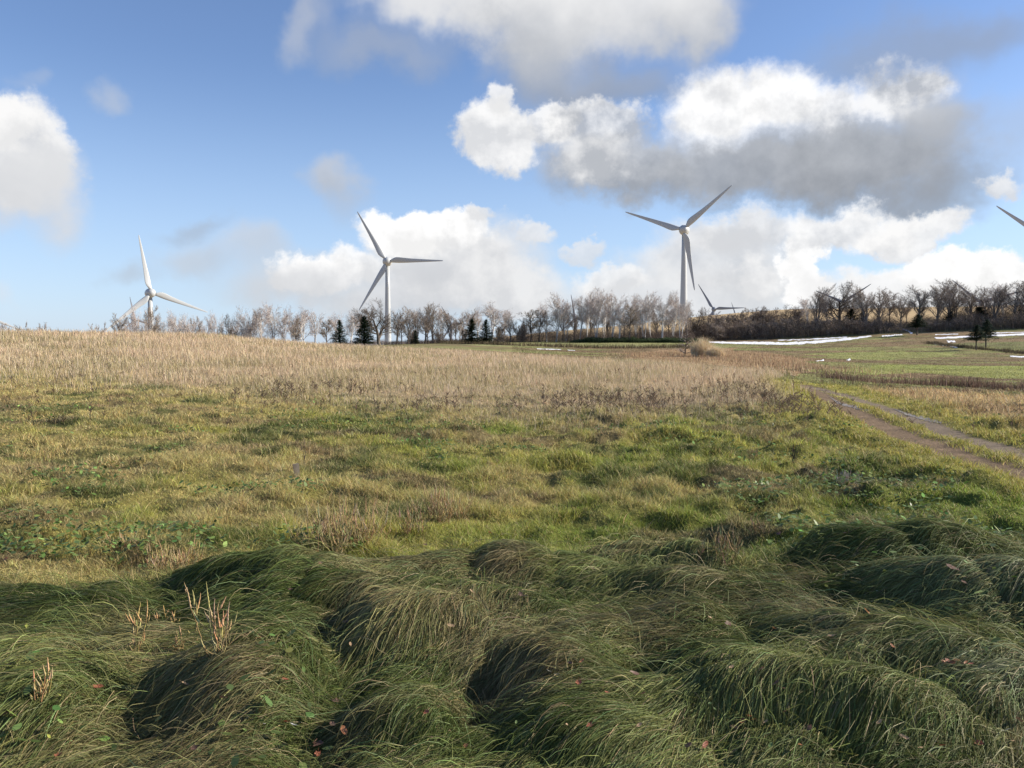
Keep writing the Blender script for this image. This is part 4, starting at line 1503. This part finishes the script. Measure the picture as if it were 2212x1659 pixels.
def reed_band(name, line, hw, dens, h, cols, lab, wd=.02, rmin=20, lean=.35):
    pts = [at(px, py, rmin) for px, py in line]
    xs, ys = [], []
    for (a, b), (c, d) in zip(pts[:-1], pts[1:]):
        L = math.hypot(c - a, d - b)
        n = int(L * dens)
        t = rng.random(n)
        xs.append(a + (c - a) * t + rng.normal(0, hw * .3, n))
        ys.append(b + (d - b) * t + rng.normal(0, hw, n))
    x, y = np.concatenate(xs), np.concatenate(ys)
    n = len(x)
    hh = h * (.4 + .9 * fbm(x * .8, y * .5, 311, 2)) * (.5 + .7 * rng.random(n))
    V, Fc, cc = upright(x, y, hh, np.full(n, wd), vary(np.array(cols)[rng.integers(0, len(cols), n)], n, .25, .05), 3, lean)
    return tag(np_mesh(name, V, Fc, M_DRY, col=cc), lab, 'reeds', kind='stuff')


reed_band('ditch_reeds', [(1786, 818), (1850, 824), (1930, 828), (2000, 831), (2100, 836), (2212, 845), (2380, 856)], 1.0, 260, .42,
          [(.16, .10, .07), (.10, .07, .05), (.24, .17, .12)], 'dark brown dead reeds along the ditch below the right field', .022)
reed_band('bank_scrub', [(930, 741), (1000, 743), (1100, 746), (1200, 749), (1300, 752), (1400, 752), (1490, 750)], 2.0, 70, .75,
          [(.06, .048, .03), (.10, .075, .045), (.14, .11, .06)], 'dark low scrub on the bank crossing the middle field', .06, 85)
reed_band('rusty_reeds', [(1340, 768), (1420, 765), (1500, 768), (1600, 776), (1680, 786), (1730, 800)], 6.0, 90, .42,
          [(.36, .25, .15), (.44, .33, .20), (.27, .18, .11)], 'rust coloured reeds in the dip behind the dry meadow', .035, 42)
reed_band('rusty_reeds', [(1560, 760), (1640, 768), (1720, 776)], 5.0, 40, .35,
          [(.36, .25, .15), (.44, .33, .20), (.27, .18, .11)], 'low rust coloured reeds left of the green strip', .03, 60)
reed_band('ditch_reeds', [(2005, 741), (2060, 749), (2100, 753), (2160, 758), (2212, 764), (2330, 772)], 1.2, 60, .5,
          [(.06, .05, .03), (.10, .08, .05)], 'dark reeds along the far ditch beside the two pines', .05, 60)

# pampas-like clump of pale grass
def plume_clump(px, py, r, w, h, lab):
    x0, y0 = polar(px, r)
    n = 1500
    a, q = rng.random(n) * 2 * PI, np.sqrt(rng.random(n)) * w
    x, y = x0 + np.cos(a) * q, y0 + np.sin(a) * q
    hh = h * (1 - .5 * (q / w) ** 2) * (.55 + .45 * rng.random(n))
    V, Fc, cc = upright(x, y, hh, np.full(n, .035), vary(np.array([[.62, .49, .32]]), n, .2, .04), 5, .45)
    return tag(np_mesh('pampas_clump', V, Fc, M_DRY, col=cc), lab, 'grass clump')


plume_clump(1517, 775, 92, 1.15, 2.6, 'tall pale straw-coloured clump of plume grass beside the snow strip')
plume_clump(1546, 780, 89, .9, 1.5, 'lower tawny grass clump against the right side of the tall pale one')
# dead little tree in front of the snow
t = Tree(77, .02)
t.grow(Vector((0, 0, -.1)), Vector((0, 0, 1)), 2.5, .03, 0, dict(levels=2, kids=(34, 9), ang=(1.25, .6), ratio=(.26, .4), start=(.12, .1), up=(.02, .03, .02, .02), wander=(.03, .1, .2, .2)))
me_pair, ph, pw = t.meshes('dead', M_BARK, DARKT, (.07, .055, .045))
x, y = polar(1480, 95)
place(me_pair, 'dead_conifer', x, y, float(land(x, y)[0]), 2.2, .95, 0, 'thin dead conifer with bare dark side twigs left of the pale grass clump', 'tree', None)

# ------------------------------------------------------------------ small things in the meadow
def loc(px, py):
    """world point of a measured point, on the relief"""
    d = pix_dir(px, py)
    hn = math.hypot(d[0], d[1])
    xs, ys, zs = _rr * d[0] / hn, _rr * d[1] / hn, CAM_Z + _rr * d[2] / hn
    hz = land(xs[:1800], ys[:1800]) + .02
    hit = np.nonzero(zs[:1800] < hz)[0]
    i = hit[0] if len(hit) else 1799
    return float(xs[i]), float(ys[i]), float(hz[i] - .02)


# peg
M_WOOD = bark_mat('grey_wood', (.13, .105, .08), (.26, .22, .17), 14, .8, (1, 1, .15))
x, y, z = loc(642, 1031)
me = bpy.data.meshes.new('wooden_peg')
h_ = .15
w1, w2 = .036, .016
V = []
for (zz, s_) in ((-.08, .8), (h_ - .006, 1), (h_, .9)):
    for (sx_, sy_) in ((-1, -1), (1, -1), (1, 1), (-1, 1)):
        V.append((sx_ * w1 * s_, sy_ * w2 * s_, zz))
me.from_pydata(V, [], [(3, 2, 1, 0), (8, 9, 10, 11)] + [(i * 4 + j, i * 4 + (j + 1) % 4, i * 4 + 4 + (j + 1) % 4, i * 4 + 4 + j) for i in range(2) for j in range(4)])
me.materials.append(M_WOOD)
o = bpy.data.objects.new('wooden_peg', me)
C.objects.link(o)
o.location = (x, y, z + .03)
o.rotation_euler = (0, math.radians(-6), math.radians(22))
tag(o, 'short weathered wooden peg leaning in the short meadow grass', 'peg')


def dock(x, y, z, seed, h, n_st, spike, col, scol, spread=.5, bushy=0, lab='', cat='weed', name='dock_plant'):
    """dead dock: reddish stems, each carrying rough seed spikes"""
    r_ = random.Random(seed)
    root = empty(name, (x, y, z))
    tag(root, lab, cat, 'dead seeding weeds in the grass')
    heads = []

    def bumpy(p, d, L, R):
        Sp = Mesh()
        k = max(4, int(L / .008))
        pts, rr = [], []
        q = Vector(p)
        dd = Vector(d).normalized()
        for i in range(k + 1):
            t = i / k
            pts.append(tuple(q))
            rr.append(R * (1 - t ** 3) * (.55 + .45 * (i % 2)) * (.7 + .3 * math.sin(PI * min(1, t * 1.3 + .2))) + .0008)
            dd = (dd + Vector((r_.gauss(0, .05), r_.gauss(0, .05), .05))).normalized()
            q = q + dd * L / k
        Sp.tube(pts, rr, 5, tuple(c * r_.uniform(.8, 1.25) for c in scol))
        heads.append((L * R, Sp))

    for s_ in range(n_st):
        St = Mesh()
        a = r_.random() * 2 * PI
        lean = spread * (r_.random() ** .8)
        p0 = Vector((r_.gauss(0, .02 + .25 * bushy * h), r_.gauss(0, .02 + .25 * bushy * h), -.02))
        d = Vector((math.cos(a) * lean, math.sin(a) * lean, 1)).normalized()
        hh = h * r_.uniform(.55, 1.0)
        pts, p = [], p0.copy()
        for i in range(6):
            pts.append(p.copy())
            d = (d + Vector((r_.gauss(0, .05), r_.gauss(0, .05), .10))).normalized()
            p = p + d * hh / 7
        St.tube([tuple(q) for q in pts], [.0032 * (1 - .1 * i) for i in range(6)], 5, tuple(c * r_.uniform(.8, 1.2) for c in col))
        bumpy(pts[-1], d, hh * .32, spike)
        for b in range(r_.choice((3, 4, 5)) if not bushy else 6):
            i = r_.choice((1, 2, 3, 4))
            aa = r_.random() * 2 * PI
            bd = (Vector((math.cos(aa), math.sin(aa), .9))).normalized()
            L = hh * r_.uniform(.08, .2)
            e = pts[i] + bd * L
            St.tube([tuple(pts[i]), tuple(pts[i] + bd * L * .5 + Vector((0, 0, -.004))), tuple(e)], [.0018, .0016, .0014], 4, col)
            bumpy(e, (bd + Vector((0, 0, .8))), hh * r_.uniform(.12, .24), spike * r_.uniform(.7, 1))
        St.build('stem', M_WEED, root)
    heads.sort(key=lambda q: -q[0])
    for _, Sp in heads[:100]:
        Sp.build('seed_head', M_WEED, root)
    if len(heads) > 100:
        R_ = Mesh()
        for _, Sp in heads[100:]:
            R_.add(np.concatenate(Sp.v), np.concatenate(Sp.f), np.concatenate(Sp.c))
        R_.build('seed_heads', M_WEED, root)['kind'] = 'stuff'
    return root


RS, RH = (.25, .175, .08), (.37, .275, .125)
for i, (px, py, h, ns, lean, lab) in enumerate([
        (300, 1400, .27, 3, .35, 'pinkish tan dock weed with a few upright seed spikes, left foreground'),
        (470, 1415, .36, 6, .45, 'tallest tan dock weed with many seed spikes in the left foreground'),
        (395, 1405, .17, 5, .7, 'low dock weed with short spikes between the two tall ones'),
        (95, 1500, .16, 4, .8, 'small faded dock weed lowest at the left of the long grass'),
        (330, 1340, .10, 2, .9, 'single slanting dock spike above the left dark hollow'),
        (370, 1345, .12, 2, .6, 'short forked dock spike on the edge of the left dark hollow')]):
    x, y, z = loc(px, py)
    dock(x, y, z, 400 + i, h * 1.05, ns + 1, .0042, RS, RH, lean, lab=lab)
for i, (px, py, h, ns, sp, lab) in enumerate([
        (740, 1185, .46, 60, .8, 'large rusty tan clump of dead dock in the middle meadow'),
        (890, 1150, .34, 7, .5, 'thin pale dock stems right of the large rusty clump'),
        (950, 1120, .38, 36, .7, 'wide straw-brown dead dock clump behind the large rusty one'),
        (370, 1235, .28, 34, .8, 'low brownish dock clump at the edge of the left hollow'),
        (265, 1190, .22, 14, .9, 'small brownish dock clump in the left meadow'),
        (1560, 1195, .26, 12, .6, 'sparse tan dock clump just above the long grass, right of centre'),
        (1640, 1150, .20, 8, .7, 'small tan dock clump up the slope from the sparse one'),
        (1625, 990, .22, 12, .5, 'pale dead stems in the green meadow right of centre'),
        (1725, 950, .24, 14, .6, 'reddish brown dead clump beside the leaning dark stems'),
        (1830, 1040, .18, 18, .9, 'silvery dead grass-like clump on the green slope near the track'),
        (570, 1150, .16, 8, .8, 'low tan dock sprigs between the left clumps'),
        (1060, 1010, .16, 9, .8, 'small tan sprigs in the middle of the meadow')]):
    x, y, z = loc(px, py)
    silver = i == 9
    dock(x, y, z, 430 + i, h, int(ns * 1.3), .0030, (.32, .28, .22) if silver else RS, (.42, .38, .30) if silver else (.36, .28, .14), sp * 1.2, bushy=1.0 if ns > 9 else .3, lab=lab)
for i, (px, py, lab) in enumerate([(1716, 1000, 'dark bare weed stems standing in the green slope near the track'), (296, 885, 'single dark dead stalk in the far left meadow'),
                                   (658, 1010, 'thin dark stalk just right of the wooden peg')]):
    x, y, z = loc(px, py)
    dock(x, y, z, 460 + i, (.30, .5, .42)[i], (4, 1, 1)[i], .006, (.06, .045, .035), (.07, .05, .04), .25, lab=lab)


# fallen leaves
def leaf_mesh(seed, kind):
    r_ = random.Random(seed)
    n = 16
    V = [(0, 0, 0)]
    for i in range(n):
        a = 2 * PI * i / n
        if kind == 'maple':
            rr = .55 + .45 * abs(math.cos(a * 2.5)) ** .6 * (1 if math.cos(a) > -.8 else .4)
        elif kind == 'blade':
            rr = 1.0 if abs(math.cos(a)) > .95 else .40 + .3 * abs(math.cos(a)) ** 4
        else:
            rr = .62 + .38 * abs(math.cos(a)) ** 3
        rr *= r_.uniform(.9, 1.1)
        x_, y_ = rr * math.cos(a), rr * math.sin(a) * (.8 if kind != 'blade' else .6)
        curl = .35 * r_.uniform(.6, 1.4) * (y_ * y_) + .25 * x_ * x_ * r_.uniform(.2, 1.2)
        V.append((x_, y_, curl))
    V += [(x_ * .5, y_ * .5, z_ * .3 + r_.uniform(-.03, .03)) for x_, y_, z_ in V[1:]]
    Fc = [(0, n + 1 + i, n + 1 + (i + 1) % n) for i in range(n)] + [(n + 1 + i, 1 + i, 1 + (i + 1) % n, n + 1 + (i + 1) % n) for i in range(n)]
    b = len(V)
    V += [(-.9, -.03, .05), (-.9, .03, .05), (-1.6, .02, .18), (-1.6, -.02, .18)]
    Fc.append((b, b + 1, b + 2, b + 3))
    me = bpy.data.meshes.new('fallen_leaf')
    me.from_pydata(V, [], Fc)
    return me


def leaf_mat(name, col):
    m, T = mat_new(name)
    tc = T.n('ShaderNodeTexCoord').outputs['Object']
    c = T.mixc(T.mr(T.noise(tc, 4.0, 4), .35, .65), tuple(v * .62 for v in col), tuple(min(1, v * 1.3) for v in col))
    p = T.n('ShaderNodeBsdfPrincipled', {'Base Color': c, 'Roughness': .6})
    tr = T.n('ShaderNodeBsdfTranslucent', {'Color': c})
    mx = T.n('ShaderNodeMixShader', {0: .25, 1: p.outputs[0], 2: tr.outputs[0]})
    T.n('ShaderNodeOutputMaterial', {0: mx.outputs[0]})
    return m


LCOL = {'rust': ((.30, .10, .05), 'rust-red'), 'brown': ((.15, .085, .06), 'dark brown'), 'tan': ((.42, .28, .16), 'tan'),
        'pink': ((.34, .24, .21), 'pinkish grey'), 'white': ((.62, .60, .54), 'whitish'), 'green': ((.12, .18, .05), 'light green'),
        'yellow': ((.36, .38, .07), 'yellow-green'), 'orange': ((.38, .16, .07), 'orange-brown')}
LMATS = {k: leaf_mat('leaf_' + k, v[0]) for k, v in LCOL.items()}
LMESH = {(k, s_): leaf_mesh(500 + s_, k) for k in ('maple', 'oval', 'blade') for s_ in range(3)}
c7 = lambda x, y: (658.3 + .3472 * x, 1124.7 + .3472 * y)
c8 = lambda x, y: (1426.4 + .3552 * x, 1097.2 + .3552 * y)
c6 = lambda x, y: (.3224 * x, 1206.9 + .3224 * y)
LV = []
for (X, Y, c, s_) in [(1040, 483, 'tan', 9), (910, 708, 'tan', 13), (860, 727, 'brown', 8), (1340, 500, 'brown', 9), (1372, 512, 'brown', 8), (755, 1248, 'rust', 11), (790, 1410, 'brown', 11), (245, 1370, 'orange', 16),
                      (175, 1325, 'brown', 14), (255, 680, 'pink', 20), (195, 1175, 'brown', 12), (1705, 1060, 'rust', 12), (1725, 925, 'orange', 10), (1880, 1125, 'rust', 9),
                      (1775, 1335, 'rust', 12), (1500, 935, 'tan', 9), (2050, 1000, 'brown', 14), (2110, 1130, 'rust', 10), (1630, 1330, 'tan', 7), (2080, 1330, 'tan', 9), (1000, 1465, 'orange', 8),
                      (1020, 1410, 'tan', 8), (80, 1450, 'brown', 18), (1650, 945, 'brown', 8), (285, 815, 'tan', 7), (1315, 1312, 'green', 11), (575, 1137, 'green', 9), (910, 1160, 'green', 14),
                      (1370, 935, 'yellow', 8), (1570, 1010, 'white', 12), (1520, 985, 'white', 7), (100, 300, 'tan', 8), (285, 345, 'rust', 7), (1150, 100, 'orange', 7), (1795, 335, 'brown', 9), (750, 180, 'brown', 7)]:
    LV.append(c7(X, Y) + (c, s_))
for (X, Y, c, s_) in [(370, 620, 'tan', 9), (300, 712, 'tan', 9), (410, 752, 'brown', 12), (690, 780, 'orange', 8), (1040, 825, 'tan', 10), (1255, 675, 'orange', 12), (1410, 885, 'orange', 8), (1720, 990, 'orange', 8), (1745, 978, 'rust', 9),
                      (1775, 990, 'orange', 9), (1800, 980, 'tan', 9), (1830, 998, 'rust', 9), (1855, 990, 'orange', 8), (1885, 1000, 'rust', 9), (620, 1030, 'orange', 10), (430, 1025, 'tan', 9), (700, 1120, 'brown', 14), (740, 1150, 'brown', 12),
                      (540, 1325, 'rust', 10), (500, 1355, 'rust', 12), (570, 1352, 'orange', 8), (640, 1358, 'tan', 9), (750, 1300, 'brown', 13), (445, 1390, 'brown', 12), (905, 1395, 'brown', 12), (270, 1500, 'rust', 13), (170, 1500, 'brown', 12),
                      (850, 1500, 'orange', 10), (1040, 1530, 'tan', 13), (1330, 1365, 'tan', 11), (1480, 1455, 'tan', 13), (1580, 1520, 'tan', 9), (1720, 1510, 'rust', 13), (1935, 1488, 'rust', 11), (2185, 1350, 'brown', 12), (1845, 497, 'pink', 13),
                      (1775, 405, 'pink', 16), (1130, 182, 'brown', 9), (720, 185, 'brown', 9), (645, 535, 'yellow', 10), (745, 490, 'yellow', 7), (805, 520, 'yellow', 7), (1170, 365, 'green', 11), (1195, 383, 'green', 9), (1035, 345, 'yellow', 9),
                      (300, 1245, 'green', 12), (330, 1280, 'green', 10), (670, 1500, 'green', 18), (820, 1450, 'green', 8), (2100, 1410, 'white', 13), (1155, 1308, 'green', 8), (1318, 548, 'white', 6), (1640, 1560, 'tan', 9), (2140, 1480, 'tan', 9)]:
    LV.append(c8(X, Y) + (c, s_))
for (X, Y, c, s_) in [(655, 915, 'rust', 14), (1910, 870, 'rust', 13), (1970, 1180, 'white', 12), (1770, 1168, 'white', 13), (1925, 1160, 'rust', 12), (465, 1310, 'orange', 14), (395, 1382, 'rust', 13), (50, 1100, 'brown', 16),
                      (1300, 1340, 'brown', 12), (1500, 990, 'brown', 13), (1250, 900, 'tan', 13), (180, 500, 'yellow', 12), (300, 490, 'green', 11), (210, 655, 'green', 9), (400, 980, 'yellow', 12), (575, 920, 'green', 13), (740, 940, 'green', 12),
                      (750, 1140, 'green', 11), (330, 1265, 'yellow', 12), (1440, 1050, 'yellow', 14), (1120, 880, 'green', 10), (1320, 955, 'green', 12), (1755, 985, 'green', 12), (1930, 1022, 'green', 11), (2130, 1055, 'green', 12), (1340, 1355, 'green', 9),
                      (880, 850, 'green', 14), (1740, 585, 'orange', 8), (1250, 250, 'tan', 8), (1945, 250, 'brown', 8), (2150, 75, 'orange', 7), (2110, 1290, 'brown', 14), (2130, 1370, 'rust', 12), (40, 35, 'orange', 8), (850, 30, 'yellow', 8)]:
    LV.append(c6(X, Y) + (c, s_))
ZON = [(0, 330, 'far left of the foreground'), (330, 700, 'dock weed mound'), (700, 1000, 'central mound left half'), (1000, 1290, 'central mound right half'),
       (1290, 1560, 'folds right of central mound'), (1560, 1860, 'low folds before the right mound'), (1860, 2300, 'right-hand mound')]
YZ = [(0, 1330, 'high up'), (1330, 1500, 'halfway down'), (1500, 1700, 'at the bottom')]
groups = {}
for q in LV:
    zx = [z_[2] for z_ in ZON if z_[0] <= q[0] < z_[1]]
    zy = [z_[2] for z_ in YZ if z_[0] <= q[1] < z_[1]]
    groups.setdefault((zx[0] if zx else ZON[-1][2], zy[0] if zy else YZ[-1][2], q[2]), []).append(q)
k = 0
for (zx, zy, c), lst in groups.items():
    lst.sort()
    for j, (px, py, _, s_) in enumerate(lst):
        k += 1
        x, y, z = loc(min(px, 2208), min(py, 1655))
        r = math.hypot(x, y)
        size = s_ * r / F * (.46 if c in ('green', 'yellow') else .8)
        kind = 'maple' if c in ('rust', 'orange', 'brown') and k % 3 else ('blade' if c in ('white',) else 'oval')
        me = LMESH[(kind, k % 3)].copy()
        me.name = 'fallen_leaf'
        me.materials.append(LMATS[c])
        name = 'fallen_leaf'
        o = bpy.data.objects.new(name, me)
        C.objects.link(o)
        o.location = (x, y, z + .055)
        o.rotation_euler = (rnd.uniform(-.2, .9), rnd.uniform(-.5, .5), rnd.uniform(0, 6.28))
        o.scale = (size, size, size)
        word = 'leaf' if c in ('green', 'yellow') else ('maple leaf' if kind == 'maple' else 'dry leaf')
        num = (', %s from left' % ORD[j]) if len(lst) > 1 else ''
        tag(o, '%s %s %s, %s%s' % (LCOL[c][1], word, zy, zx, num), 'leaf', 'leaves lying on the long grass')
